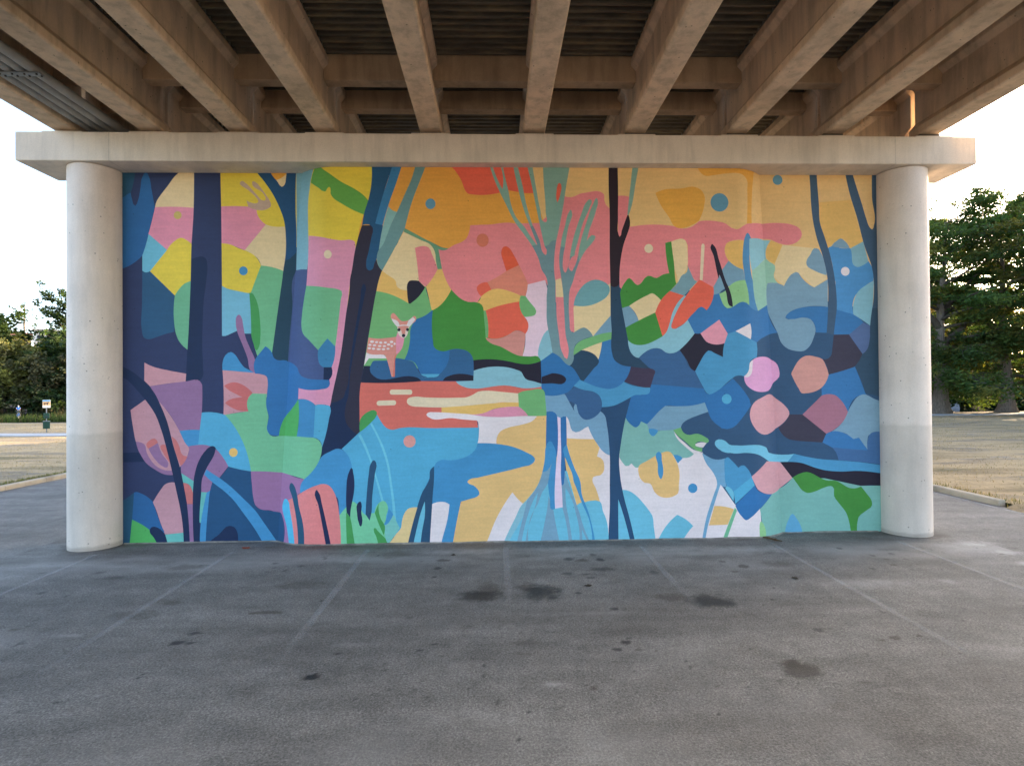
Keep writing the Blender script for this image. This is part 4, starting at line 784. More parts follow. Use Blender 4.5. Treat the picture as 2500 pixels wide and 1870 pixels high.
dk2 -2706,1438 -2678,1351 -2655,1156 -2667,961 -2702,781 -2727,653 -2737,511c -2803,598c -2813,824 -2807,1032 -2790,1241 -2747,1380
sl2 -2345,1514 -2289,1576 -2248,1527 -2270,1332 -2306,1053 -2325,883 -2341,591 -2376,444c -2451,562c -2425,957 -2388,1305
dk2 -2602,762 -2547,805 -2526,761 -2531,608 -2515,399 -2542,333 -2577,400 -2610,595
co -3960,812c -3755,914 -3675,964 -3383,1107 -3218,1142 -3122,1106 -3039,994 -2972,784 -2945,610 -2938,545 -2914,-24c -3799,-28c -3851,396
cy -4083,743 -4026,835 -3960,815 -3904,626 -3851,396 -3794,-27c -3915,-41c -3980,311
tl -3918,1102 -3878,1148 -3822,1110 -3754,962 -3706,712 -3629,439 -3600,206 -3600,-15c -3723,-21c -3736,295 -3786,610 -3855,881
dk2 -3387,992 -3363,1033 -3329,998 -3261,761 -3183,410 -3097,-21c -3192,-19c -3265,411 -3332,759
lo2 1332,1947c 1795,1925 1877,1924c 1980,1757c 1930,1595c 2046,1516 2063,1445 2044,1290 1987,1234 1856,1207 1837,1151 1899,995 1977,737c 1612,619c 1418,622c 1314,1581c
aq 509,718c 644,858 786,1053 887,1314c 1354,1327c 1532,675c 1625,727 1784,729 1726,730 1975,740 2037,542 2070,468 2127,214c 2149,-110c 112,-75c 155,29 355,438
ag 112,-75c 155,29 355,438 511,723 613,806c 538,547 424,325 253,27 210,-77c
gb 885,1316c 1001,1359 1058,1471c 1057,1331 992,1106 870,911 783,687 697,555 624,-84c 547,-83c 606,266 707,545 794,922c 699,759 627,577 469,-81c 371,-80c 480,352 596,799c 758,997 844,1179
gb 998,863c 1046,722 1090,581c 1127,342 1222,-94c 814,-87c 916,345 975,653
gb 1301,1356c 1353,1186 1436,931 1532,675c 1555,616 1651,292 1816,-104c 1767,-103c 1629,215c 1640,-101c 1576,-100c 1559,335 1511,533 1470,702 1324,1006c 1328,718 1382,408 1455,-98c 1377,-97c 1312,423 1257,649 1240,1070 1282,1187
mb 1277,1722 1302,1804 1352,1830c 1414,1608 1496,1381 1607,1112 1628,900 1759,529 1887,-105c 1824,-104c 1765,402 1627,731 1530,1000 1475,1142 1467,1213 1356,1496
gb2 947,2770c 1325,2786c 1507,2454c 1517,2595 1586,2411 1670,2311 1741,2293 1855,2323 2006,2452c 2083,2377 2124,2193 2164,1882 2175,1613c 2104,1642 2020,1714 1950,1813 1866,1941 1768,2164c 1740,2155 1597,2072 1526,2054 1531,2054 1461,2087 1419,2200 1385,2314 1350,2356 1243,2334c 1177,2355c 1138,2429 972,2449c
db 972,2445c 1067,2458 1138,2429 1177,2358c 1174,2034 1181,1752 1158,1580c 1074,1682c 955,1797c
db 1240,2329 1293,2360 1347,2349c 1354,2032 1353,1827c 1287,1750 1314,1581 1312,1341 1296,1144 1274,1060 1241,1063c 1237,1610
mb 960,1797 1006,1881 1048,1894 1090,1837 1156,1594c 1134,1259 1110,908 1119,612c 1065,596 1024,796 989,1106c 1058,1471c 987,1346 885,1312c 932,1543
pw2 1177,2358c 1240,2334c 1240,2033 1246,1610 1234,1328 1252,976 1266,641c 1121,615c 1118,978 1145,1400 1176,1681
gs2 -80,7185c -30,7185c 73,6888 170,6690c 185,6789 111,7186c 172,7186c 229,6888 283,6662 337,6378 448,6123 575,5982 686,5811 815,5630c 727,5610c 587,5811 419,6038 211,6449 127,6619 16,6874
gs2 370,7187c 446,7187c 553,6762 621,6407 745,5989c 699,5972c 577,6294 481,6648
gs2 632,7188c 738,7189c 821,6663 889,6294 958,6067 983,6060 991,6266 958,6834 944,7189c 1473,7192c 1391,6764 1315,6295 1189,5711c 1097,5698 1039,5627 965,5599c 927,5769 832,6237 750,6663
gt2 724,5613c 827,5630c 696,5973c 749,5992c 870,5712 953,5457 981,5436 1002,5460 967,5601c 1039,5627 1097,5698 1190,5714c 1151,5414 1142,5244 1168,4911c 1177,4358 1222,3933 1290,3565 1374,3451 1400,3536 1350,3933 1326,4358 1314,4669 1268,5067 1248,5201 1270,5599c 1354,5584c 1313,5343 1319,5159 1354,5095 1390,5158 1449,5417c 1503,5417c 1447,5144 1475,5123 1518,5187 1606,5459c 1630,5314c 1560,5130 1494,4910 1443,4782 1419,4499 1430,4145 1450,3989 1492,3953 1535,3974 1635,4030 1706,4051 1791,4001 1877,3877c 1642,3801 1542,3730 1513,3663 1504,3518c 1494,3422 1420,3307c 1345,3367 1233,3495 1097,3575c 1065,3793 998,4147 994,4571 963,5067 935,5102 839,5386
ro 1181,4634c 1314,4634c 1329,4358 1350,3933 1400,3536 1371,3451 1290,3565 1222,3933 1183,4273
cr 1168,4960c 1272,4993c 1301,4811 1317,4631c 1176,4634c
gs2 1270,5597c 1296,5769 1355,5982 1443,6266 1472,6302 1493,6252 1426,5982 1353,5583c
gs2 1448,5414c 1502,5698 1612,6053 1665,6196 1789,6466 1832,6502 1874,6481 1837,6352 1706,6053 1588,5641 1544,5485 1535,5428 1500,5405c
gs2 1608,5459c 1675,5769 1763,6039 1909,6424 1975,6531 1993,6467 1951,6267 1804,5840 1774,5703c 1918,5812 1939,5783 1888,5684 1744,5513 1631,5311c
rd 1205,6664 1227,6778 1256,6814 1291,6778 1283,6636 1217,6437c 1196,6522
or3 3107,6626c 3245,6684 3605,6713 3879,6743 3994,6686 4065,6543 4056,6414 3944,6091c 3813,6012 3668,5958 3553,5948 3481,5976 3368,6155 3212,6383
or3 3906,7202c 4676,7205c 5126,7180c 5072,6899 5012,6066c 4894,6047c 4920,6722 4916,6911 4830,6986 4673,7018 4499,7003 4475,7003 4258,6973 4055,6966 3969,7044
O bl 4349 6446 174 178
O bl 5658 7005 99 99
O cr3 2965 5559 83 86
O bl -1196 6408 94 100
O cr3 -3130 5453 73 81
cr 3403,5690c 3522,5733 3608,5747 3680,5712 3707,5583 3715,5240c 3644,5069 3520,4909c 3500,5062 3472,5126
gg 3288,5666c 3403,5695c 3445,5340 3520,4905 3523,4912c 3367,4740 3190,4567c 3107,4649 3022,4700 2935,4664 2575,4456c 2439,4421c 2405,4595 2406,4709 2509,4922 2581,4993 2652,4936 2737,4857 2809,4892 2882,4992 2954,5035 3111,4992 3227,5055 3356,5084c 3302,5412
gb3 3713,5240c 3774,5097 3887,4925 3901,4923c 3639,4648c 3364,4740c 3527,4912 3629,5062 3658,5069
gb 4515,5322c 4622,5236 4799,5150c 4839,4946c 4502,4824 4356,4734c 4317,4686 4213,4664c 4210,4817c 4314,5003 4385,5150c
cr 2572,4456c 2935,4664 3022,4700 3107,4649 3193,4565c 3079,4328c 2756,4178c 2703,4309
gb 2435,4416c 2575,4458c 2688,4324 2758,4177c 2504,4044c
gg 2504,4046c 2758,4178 3081,4331c 3217,3877c 3069,3795 2868,3716 2710,3709 2611,3745 2547,3803c
tq 1510,4470c 1536,4598 1623,4768 1766,4909 1938,4963 2080,4930 2193,4837 2207,4752 2149,4638 2005,4539 1791,4466
gb 2219,4276c 2237,3953c 2070,3929 1875,3877c 2072,4113
mg 2237,3959c 2070,3936 1856,3873 1642,3796 1556,3733 1513,3649 1501,3521c 1654,3619 1854,3703 2250,3828c
cr 1650,3618c 1854,3703 2050,3771c 2024,3617 1973,3437c
tl5 1646,3618c 1973,3442 1989,3391 1893,3278 1680,3036 1632,3052c 1565,3167 1396,3310c 1502,3422 1502,3521c
db 874,3418c 1097,3576c 1233,3495 1345,3367 1486,3281 1556,3181 1629,3051c 1500,2938c 1368,2815 1254,2774 950,2767c 915,2875 880,2890c 881,2987c
bk 889,3116c 1088,3185c 1215,3170 1314,3127 1356,3063 1313,2996 1086,2990 882,2986c
db6 2047,3771c 2240,3827c 2244,3531 2279,3431 2350,3367 2595,3301c 2547,3145 2460,3009c 2345,2920 2202,2876 2031,2892 1684,3027c 1893,3278 1987,3391 1973,3440c 2024,3617
mb2 1614,3055c 1691,3020 2031,2894 2202,2875 2345,2920 2460,3010c 2602,2946 2774,2910 2959,2898c 2966,2830 2929,2773 2815,2760 2629,2733 2485,2657 2270,2560 2032,2532c 2029,2647 1987,2746 1931,2796 1633,2877 1496,2938c
sb 2748,3462c 2866,3569 2982,3632 3096,3650 3197,3624 3268,3567 3354,3545 3538,3610c 3640,3450 3738,3265 3841,3200c 3923,3021 4003,2857c 3490,2908 2979,2953c 3041,3127 3063,3213 2960,3262c 2850,3370
db 2590,2713c 2629,2741 2858,2760 2944,2788 2966,2865 2974,2956c 3490,2915 4003,2868c 4049,2778 4107,2755 4208,2805 4572,3060c 4567,3056c 4837,2736 4931,2578c 4760,2323 4541,2111 4439,2087 4324,2106 4344,2099 4230,2186 4130,2300 4081,2422c 4016,2603c 3773,2546 3486,2534 3256,2543 3126,2438 2996,2298 2895,2197c 2781,2250c 2737,2173 2680,2138 2609,2174 2487,2324c
O lb 4444 2664 94 95
wi 2596,3301c 2777,3279 3006,3249 3066,3213 3041,3127 2967,2897c 2816,2902 2674,2939 2465,3016c 2547,3145
bk 3837,3927c 3958,3926c 4004,3833 4075,3761 4147,3729 4410,3731c 4382,3470c 4217,3543 4102,3597 4044,3547 3927,3363 3838,3200c 3753,3257 3696,3379 3538,3608c
ag 2547,3804c 2611,3748 2711,3712 2868,3718 3069,3795 3215,3876c 3301,3979 3361,4207 3435,4392 3537,4562 3639,4653c 3697,4648c 3550,4434 3433,4206 3402,4064 3419,4017 3532,4049 3703,4191c 3837,3928c 3701,3763 3538,3609c 3354,3545 3268,3567 3197,3624 3096,3650 2982,3632 2866,3569 2751,3465c 2680,3485 2609,3557 2567,3656
rd 3364,4741c 3642,4651c 3537,4548 3420,4349 3345,4093 3286,3951 3214,3874c 3079,4329c 3193,4567
rd 3945,4961c 4213,4810c 4216,4674 4156,4489 4082,4361 4054,4389 3968,4440 3852,4347 3706,4187c 3532,4056 3416,4017 3385,4050 3403,4135 3507,4377 3682,4655 3887,4901
db6 4213,4664c 4325,4694c 4373,4531 4430,4431 4502,4406 4574,4430 4613,4451 4686,4501 4758,4530 4817,4523 4913,4468c 4839,4953c 5024,4927c 5050,4567 5120,4366c 5441,4536c 5453,4282 5621,3964c 5362,3891 5201,3837 5069,3750c 4929,3812c 4949,3973 4927,4116c 4636,3964 4476,3915c 4318,4188c 3950,3925 3837,3925c 3703,4191c 3852,4347 3968,4440 4068,4365c 4156,4489
st 5069,3751c 5222,3841 5493,3942 5625,3967c 5715,3734 5819,3645 5968,3600 6148,3599 6270,3701 6386,3964c 6612,3954c 6762,3918c 6720,3566 6658,3448 6522,3438c 6581,3315 6641,3122c 6492,2865c 6497,2710c 5647,1959c 4908,2564c 4784,3097c 5055,3458c 5076,3573
tl5 2210,7195c 2379,7195c 2386,6624 2378,6125 2382,5840 2406,5783 2447,5897 2558,6194c 2582,6204c 2606,5997 2576,5897 2488,5655 2428,5384 2399,5128 2394,4908 2394,4894 2432,4467 2500,4069 2540,3813 2560,3642 2595,3557 2694,3471 2751,3465 2822,3385 2966,3264c 2592,3300 2350,3367 2279,3431 2244,3531 2236,4070 2219,4567 2220,5065 2213,5413 2218,6268 2205,6695
bkp 2210,7195c 2379,7195c 2386,6624 2378,6125 2382,5840 2406,5783 2447,5897 2558,6194c 2582,6204c 2606,5997 2576,5897 2488,5655 2428,5384 2399,5128 2394,4908 2397,4891c 2350,4837 2293,4820 2219,4851c 2217,5065 2213,5413 2218,6268 2205,6695
gs2 2675,7197c 2799,7197c 2722,6797 2653,6411 2586,6201c 2560,6201c 2589,6482 2628,6796
bst 4855,5803 4907,5872 4955,5826 4939,5419 4974,5061 5014,4912 5050,4567 5122,4367c 4909,4460 4901,4704 4839,4946 4811,5125 4785,5411 4804,5627
pk3 4318,4188c 4481,3916c 4414,3735c 4147,3728 4061,3768 3990,3862 3949,3926c
cr3 3984,5597c 3996,5637 4018,5652 4040,5637 4049,5597c 4003,4944c 3949,4951c
lgn 4836,4949c 4898,4704 4913,4468c 4787,4530 4715,4515 4613,4451 4482,4406 4425,4445 4354,4588 4322,4688c 4492,4788 4516,4824
lo 4458,5623 4483,5661 4585,5697 4824,5717c 4794,5483 4799,5150c 4622,5231 4515,5322c
bk 4177,5626 4196,5644 4220,5626 4325,5339 4464,4902 4521,4774 4585,4434c 4560,4437 4448,4745 4321,5032 4321,5010 4225,5411
aq4 4949,5759c 5177,5797 5505,5794c 5410,5634 5403,5439c 4990,5131c 4944,5420
lo 5502,5797c 5741,5708c 5579,5335c 5467,5383 5408,5469 5415,5634
sea 5405,5436c 5467,5375 5578,5301 5585,5220 5556,5102 5626,4961 5764,4891c 5656,4939 5432,4950c 5438,4530c 5120,4366c 5050,4567 5006,4926 4986,5131c
cr 5579,5338c 5741,5708c 6462,5634c 6628,5099c 6627,5033c 6373,4860c 6079,5123c 5989,5167c 5929,5123 5761,4891c 5560,5065c 5585,5220
gb4 6004,5167c 5914,5123 5807,4983 5761,4891c 5656,4939 5429,4947c 5446,4326 5526,4149 5614,3971 5701,3749 5819,3645 5968,3600 6148,3599 6270,3701 6347,3864 6387,3997 6366,4115 6292,4226 6157,4261 5917,4233 5782,4251 5828,4339 5949,4413 6130,4464 6642,4469c 6650,5025c 6373,4860c 6079,5118 6064,5145
db6 5779,4266 5828,4339 5949,4413 6130,4464 6356,4482 6649,4469c 6615,3955c 6386,3963c 6381,4085 6292,4226 6158,4264 5917,4231
mb3 6663,5645c 6749,5685 6900,5648 7104,5641c 7486,5380 7582,5187c 7579,4986c 7342,4838 7203,4690 7160,4317c 6822,4414c 6800,4973 6800,4958 6744,5337
gb4 6734,5681c 6842,5797 6921,5839 6993,5797 7107,5638c 6930,5648
agr 7116,5639c 7381,5777c 7481,5380c 7348,5291 7257,5264 7167,5321 7146,5440 7140,5559
O wh 7007 5180 88 88
lo 6493,6559c 7151,6611c 7374,5774c 7111,5642c 7008,5797 6925,5839 6841,5789 6663,5645c 6601,5856 6507,6153 6480,6376
gb4 6477,5619c 6379,5641 6310,5530 6218,5367 6232,5293 6366,5204 6628,5104c 6594,5366
db6 6819,4418c 7032,4357 7160,4319 7258,4259 7365,4155c 7072,3925c 6752,3918c 6797,4232
tk 6287,7342c 6445,7343c 6464,6897 6490,6525 6507,6153 6601,5856 6702,5515 6800,4958 6819,4750 6826,4454 6772,4083 6758,3918c 6609,3951c 6650,4529 6649,4973 6622,5188 6565,5441 6435,5856 6371,6153 6331,6525 6320,6822
sb3 7362,4158c 7500,4092c 7478,3783 7430,3620 7338,3529c 7064,3918c
ag 7586,4986c 7418,4897 7265,4779 7188,4630 7159,4319c 7258,4259 7500,4092c 7557,4525
tk 7000,7345c 7121,7346c 7265,6854 7366,6527 7453,6229 7526,6050 7568,6017 7603,6095 7573,6676 7591,7348c 7834,7349c 7790,4420c 7542,4421c 7573,5120 7559,5216 7400,5708 7257,6273 7127,6705
tl6 7545,4444c 7790,4443c 7764,2662c 7379,2747c 7315,2969 7175,3274c 7276,3414 7338,3532c 7430,3620 7478,3783 7497,4095
wi2 6755,3919c 7064,3918c 7333,3531c 7276,3414 7168,3281 6865,3180 6641,3127c 6596,3315 6519,3437c 6627,3440 6704,3521 6721,3640
db6 6638,3122c 6865,3180 7177,3277c 7270,3044 7382,2746c 7401,2717c 7235,2696 7022,2370c 6801,2695c 6494,2707c 6492,2868c
sl3 5884,3143 5918,3216 6132,3481 6192,3502 6387,3479 6515,3434 6581,3315 6641,3122c 6492,2865 6182,2757 6092,2758 6033,2847 5902,3098
mb2 4476,3916c 4636,3965c 4929,3812c 5067,3750c 5076,3559 5055,3455c 4922,3399 4897,3342 4888,3213 4788,3096c 4625,3104 4552,3056c 4499,3017 4208,2791 4107,2755 4049,2792 3993,2892 3838,3203c 3927,3363 4044,3547 4102,3597 4217,3546 4382,3470c 4391,3631 4414,3735c 4478,3916c
wh 4633,3965c 4927,4116c 4952,3973 4932,3809c
lp2 5055,3455c 5487,3423 5576,3366 5641,3218 5639,3086 5541,2991 5353,2816 5223,2793 4943,2842 4826,2943 4788,3100c 4888,3213 4897,3328 4953,3399
wh 4973,3414c 4905,3356 4888,3228 4788,3086c 4871,3082 4941,3156 4959,3285
sl4 4970,2577 5180,2689 5397,2746 5499,2712 5566,2659 5715,2547 5835,2347 5770,2237 5589,2085 5405,2001 5214,1966 5123,1988 4947,2164 4891,2364
wi2 5835,2340c 6104,2337c 6580,1949c 6499,1777c 6244,1795 5945,1823 5825,1847 5721,1914 5608,2085c 5770,2223
mr 6494,2707c 6798,2693 6842,2655 7025,2362c 6926,2196 6698,2007 6577,1949c 6101,2336c
gb4 7016,2367c 7097,2520 7265,2703 7341,2725 7559,2634 7762,2558c 7753,1951c 7549,1931 7435,1910 7411,1822 7413,1619c 7238,1861c 7132,1837 6998,1937 6679,1989c 6926,2196
db6 6574,1946c 6682,1992 6983,1937 7125,1837c 7238,1865c 7411,1612c 6994,1646 6693,1675c 6496,1779c
sb4 6690,1676c 6994,1646 7411,1612c 7416,1822 7450,1917 7753,1951c 7743,1315c 7291,1380 6817,1420c 6781,1548
aq5 4201,1830 4226,1873 4341,1888 4413,1856 4484,1791 4639,1773 5188,1741 5253,1709 5300,1619 5363,1597 5922,1559c 5789,1397c 5334,1430 5200,1512 5047,1591 4824,1627 4578,1618 4319,1672 4482,1628 4281,1701
mb2 5919,1560c 6389,1457 6840,1415 7291,1372 7743,1300c 7741,1138c 7213,1204 6837,1197 6536,1227 6312,1289 6059,1380 5786,1401c
gb 3253,2543c 3486,2534 3773,2546 4016,2603c 4084,2422c 3915,2367 3713,2290 3597,2221 3549,2126c 3402,2082c 3108,2075 2936,2093 2892,2195c 2996,2298 3126,2438
st 4081,2422c 3915,2367 3713,2290 3597,2221 3549,2129 3595,2036 3666,1990 3882,2004 4011,1946 4089,1867 4038,1811 3965,1733 3953,1660c 4035,1576 4164,1518 4265,1505 4395,1529 4467,1550 4624,1427c 4636,1598c 4281,1698 4200,1802 4226,1873 4341,1888 4413,1856 4639,1773c 4643,2096c 4344,2092 4230,2186 4130,2300
tg 2487,2325c 2609,2174 2680,2138 2737,2173 2781,2253c 2895,2198c 2936,2093 2992,1972 3094,2067c 3402,2083c 3479,1924 3592,1809 3735,1708 3799,1636 3762,1587 3589,1543 3404,1598c 3160,1641c 2729,1380c 2672,1371 2629,1409 2590,1455c 2479,1404 2444,1440 2357,1575c 2391,1851
mb 2925,2103c 3022,2110 3108,2074c 3064,1999 3014,1967 2964,1993
mb 3396,1601c 3475,1603 3578,1539c 3481,1443c
mg 3399,2081c 3549,2129c 3595,2036 3666,1990 3882,2004 4011,1946 4092,1867 4038,1822c 3837,1827 3822,1806 3961,1734c 3953,1660c 3878,1668 3764,1736 3622,1865 3480,1980
wh 3413,2062c 3479,1966 3621,1837 3792,1700 3953,1660c 3798,1619c 3592,1795 3479,1909
wh 4045,1825c 3880,1831 3822,1803 3975,1740c
lo2 2722,1380 2902,1505 3160,1641 3261,1674 3347,1656 3389,1598 3473,1441 3508,1299 3497,1016 3481,874 3424,832 3094,837 3024,909 2940,1066 2840,1081 2755,1167 2721,1281
mb 3067,1631 3104,1668 3146,1658 3173,1502 3200,1303 3177,1176 3152,1145 3120,1191 3094,1446
O mb 3765 965 90 91
aq 2308,830c 2382,953c 2539,930 2652,858 2793,714 2934,528 2973,468 3006,242 3049,-125c 2298,-112c
nv4 2034,2532c 2270,2560 2485,2657 2594,2715c 2482,2303 2391,1837 2352,1526 2364,1271 2411,946 2465,705 2513,528 2660,-119c 2568,-117c 2445,406 2329,777c 2325,394 2327,-113c 2135,-110c 2138,157 2164,607 2169,1034 2169,1740 2124,2193 2083,2377 2004,2452c
aq 3458,464c 3501,446 3766,243c 3574,-7 3508,-133c 3023,-125c 3096,15 3241,252
gb5 3954,1637c 4050,1576 4164,1518 4265,1505 4398,1529c 4385,1288 4420,986c 4381,978 4303,1024c 4176,648 4057,268 3980,-141c 3923,-140c 4015,367 4179,860 4238,1030 4231,1105 4161,1262 4033,1434
lo2 4179,620c 4463,587 4559,554c 4437,260c 4068,252c
gr 4578,585c 4616,528c 4516,260 4368,-148c 4289,-146c 4444,262
mb2 4386,1508c 4454,1550 4504,1507 4654,1345c 4763,1390 4820,1339 4915,1164c 4557,885c 4426,1003 4386,1288
lb 4913,1167c 4971,1001c 4588,655c 4555,887c
aq 4394,958c 4426,999c 4554,880 4560,788 4552,710c
db 4969,1005c 5034,894 5097,862 5376,813c 5057,541 4879,382 4792,338 4721,399 4585,626c
sl4 5254,1451c 5640,1397c 5885,1087c 5663,915 5510,817 5393,808 5130,860 5034,922 4975,1024 4910,1173c
bk 5637,1400c 5939,1391 6058,1376 6312,1289 6536,1227 6837,1197 7213,1204 7741,1138c 7737,872c 7284,900 7133,858 7013,874 6908,935 6819,1002 6564,1028 6459,1066 6295,1157 6176,1195 6056,1174 5878,1084c
tg3 5882,1088c 5663,900 5376,813c 5065,541c 5108,305 5084,-162c 7712,-295c 7730,904c 7254,908c 6534,1065c
gg 5887,1087c 6056,1174 6176,1195 6295,1157 6459,1066 6564,1028 6774,1010 6908,935 7013,874 7133,858 7266,896c 7373,759 7476,610 7485,521 7352,405 7209,286 7185,198 7253,-288c 7035,-284c 7019,172 6955,378 6822,557 6719,705 6692,897 6647,912 6527,884 6301,799 6181,779 6077,832 5975,965
lb2 5734,-262c 5801,279 5870,376 5936,306 6077,-268c
lgn 5081,-161c 5116,290 5163,215 5187,142 5148,-166c"""
def parse_mural():
    shapes = []
    for ln in MURAL.strip().split('\n'):
        tk = ln.split()
        if tk[0] == 'O':
            cx, cz, rx, rz = [float(v) / 1000 for v in tk[2:6]]
            n = 36
            pts = [(cx + rx * math.cos(2 * math.pi * k / n), cz + rz * math.sin(2 * math.pi * k / n)) for k in range(n)]
            shapes.append((tk[1], np.array(pts))); continue
        P = []; cn = []
        for w in tk[1:]:
            c = w.endswith('c'); w = w.rstrip('c')
            a, b = w.split(',')
            P.append((float(a) / 1000, float(b) / 1000)); cn.append(c)
        P = np.array(P); n = len(P)
        out = []
        def unit(v):
            l = np.hypot(*v); return v / l if l > 1e-9 else v
        for i in range(n):
            p, q = P[i], P[(i + 1) % n]
            L = np.hypot(*(q - p))
            if cn[i] and cn[(i + 1) % n]:
                out.append(p); continue
            tq = lambda k: unit(unit(P[(k + 1) % n] - P[k]) * np.hypot(*(P[k] - P[k - 1])) + unit(P[k] - P[k - 1]) * np.hypot(*(P[(k + 1) % n] - P[k])))
            m0 = tq(i) if not cn[i] else None
            m1 = tq((i + 1) % n) if not cn[(i + 1) % n] else None
            ch = unit(q - p)
            if m0 is None: m0 = unit(2 * ch - m1)
            if m1 is None: m1 = unit(2 * ch - m0)
            k = max(2, min(9, int(L / 0.05)))
            for s in range(k):
                t = s / k; t2 = t * t; t3 = t2 * t
                out.append((2 * t3 - 3 * t2 + 1) * p + (t3 - 2 * t2 + t) * L * m0 + (-2 * t3 + 3 * t2) * q + (t3 - t2) * L * m1)
        shapes.append((tk[0], np.array(out)))
    return shapes
shapes = parse_mural()
coords = []; edges = []
def add_loop(P):
    n0 = len(coords)
    coords.extend([Vector((float(a), float(b))) for a, b in P])
    n = len(P)
    edges.extend([(n0 + i, n0 + (i + 1) % n) for i in range(n)])
add_loop([(WX0, WZ0), (WX1, WZ0), (WX1, WZ1), (WX0, WZ1)])
for nm, P in shapes:
    Q = P.copy()
    Q[:, 0] = np.clip(Q[:, 0], WX0 - 0.3, WX1 + 0.3)
    Q[:, 1] = np.clip(Q[:, 1], WZ0 - 0.3, WZ1 + 0.3)
    keep = [0]
    for i in range(1, len(Q)):
        if np.hypot(*(Q[i] - Q[keep[-1]])) > 0.002:
            keep.append(i)
    add_loop(Q[keep])
# slices so that the swelling of the wall stays round
for (b0, b1, t0, t1) in ((-4.206, -3.48, -3.716, -3.04), (5.66, 5.0, 5.285, 4.65)):
    for s in np.linspace(0, 1, 26) ** 1.1:
        n0 = len(coords)
        coords.extend([Vector((lerp(b0, b1, s), WZ0 - 0.01)), Vector((lerp(t0, t1, s), WZ1 + 0.01))])
        edges.append((n0, n0 + 1))
res = geometry.delaunay_2d_cdt(coords, edges, [], 0, 1e-5)
V2 = np.array([(v.x, v.y) for v in res[0]]); T = np.array([f for f in res[2]])
cen = V2[T].mean(1)
inside = (cen[:, 0] > WX0) & (cen[:, 0] < WX1) & (cen[:, 1] > WZ0) & (cen[:, 1] < WZ1)
T = T[inside]; cen = cen[inside]
own = np.full(len(T), -1)
def winding(px, pz, P):
    w = np.zeros(len(px), int)
    for i in range(len(P)):
        x0, z0 = P[i]; x1, z1 = P[(i + 1) % len(P)]
        if z0 == z1: continue
        up = (z0 <= pz) & (z1 > pz); dn = (z1 <= pz) & (z0 > pz)
        s = (x1 - x0) * (pz - z0) - (px - x0) * (z1 - z0)
        w += (up & (s > 0)).astype(int) - (dn & (s < 0)).astype(int)
    return w != 0
for k, (nm, P) in enumerate(shapes):
    lo, hi = P.min(0), P.max(0)
    m = (cen[:, 0] >= lo[0]) & (cen[:, 0] <= hi[0]) & (cen[:, 1] >= lo[1]) & (cen[:, 1] <= hi[1])
    idx = np.nonzero(m)[0]
    if len(idx):
        w = winding(cen[idx, 0], cen[idx, 1], P)
        own[idx[w]] = k
names = [s[0] for s in shapes]
lin = {k: np.array(s2l(c)) * GAIN for k, c in PAL.items()}
lin = {k: c * min(1.0, 0.86 / c.max()) for k, c in lin.items()}
cols = np.array([lin[names[k]] if k >= 0 else lin['nv'] for k in own])
wall = empty('mural_wall', (0.25, D + 0.5, 0), 'broad wall between two columns painted with a colourful forest, a fawn and a river', 'painted wall')
wx, wy = wall.location.x, wall.location.y
yy = wall_y(V2[:, 0], V2[:, 1])
me = bpy.data.meshes.new('mural')
co = np.stack([V2[:, 0] - wx, yy - wy, V2[:, 1]], -1)
A, B_, C_ = V2[T[:, 0]], V2[T[:, 1]], V2[T[:, 2]]
flip = ((B_ - A)[:, 0] * (C_ - A)[:, 1] - (B_ - A)[:, 1] * (C_ - A)[:, 0]) < 0
T[flip] = T[flip][:, ::-1]
me.vertices.add(len(co)); me.vertices.foreach_set('co', co.ravel())
me.loops.add(T.size); me.loops.foreach_set('vertex_index', T.ravel())
me.polygons.add(len(T)); me.polygons.foreach_set('loop_start', np.arange(len(T)) * 3)
me.update(calc_edges=True)
at = me.attributes.new('paint', 'FLOAT_COLOR', 'CORNER')
c4 = np.ones((len(T), 3, 4), np.float32); c4[:, :, :3] = cols[:, None, :]
at.data.foreach_set('color', c4.ravel())
me.polygons.foreach_set('use_smooth', np.zeros(len(T), bool))
me.materials.append(M['mural'])
link(bpy.data.objects.new('mural', me), wall)
print('mural faces', len(T), 'uncovered', int((own < 0).sum()))
# body of the wall behind the painted face, and its top under the cap
MB().box(WX0 - wx, WX1 - wx, D + DS + 0.02 - wy, D + 0.80 - wy, -0.02, CAP_Z0 - 0.004).build('wall_core', M['render'], wall)
# the strip of mortar fillet where the wall meets the asphalt
fx = np.linspace(WX0 + 0.35, WX1 - 0.35, 160)
fy = wall_y(fx, np.zeros_like(fx))
vs = []; fs = []
hh = 0.010 + 0.022 * fbm(fx * 2.2 + 90, fx * 0 + 3, 17)
for x, y, h in zip(fx, fy, hh):
    vs += [(x - wx, y - 0.002 - wy, h * 0.9), (x - wx, y - 0.015 - h * 1.4 - wy, 0.002)]
for i in range(len(fx) - 1):
    fs.append((2 * i, 2 * i + 1, 2 * i + 3, 2 * i + 2))
mesh_obj('mortar_fillet', vs, fs, plain('dirty_mortar', (0.26, 0.24, 0.21), 0.9, var=0.5, scale=5.0), wall)

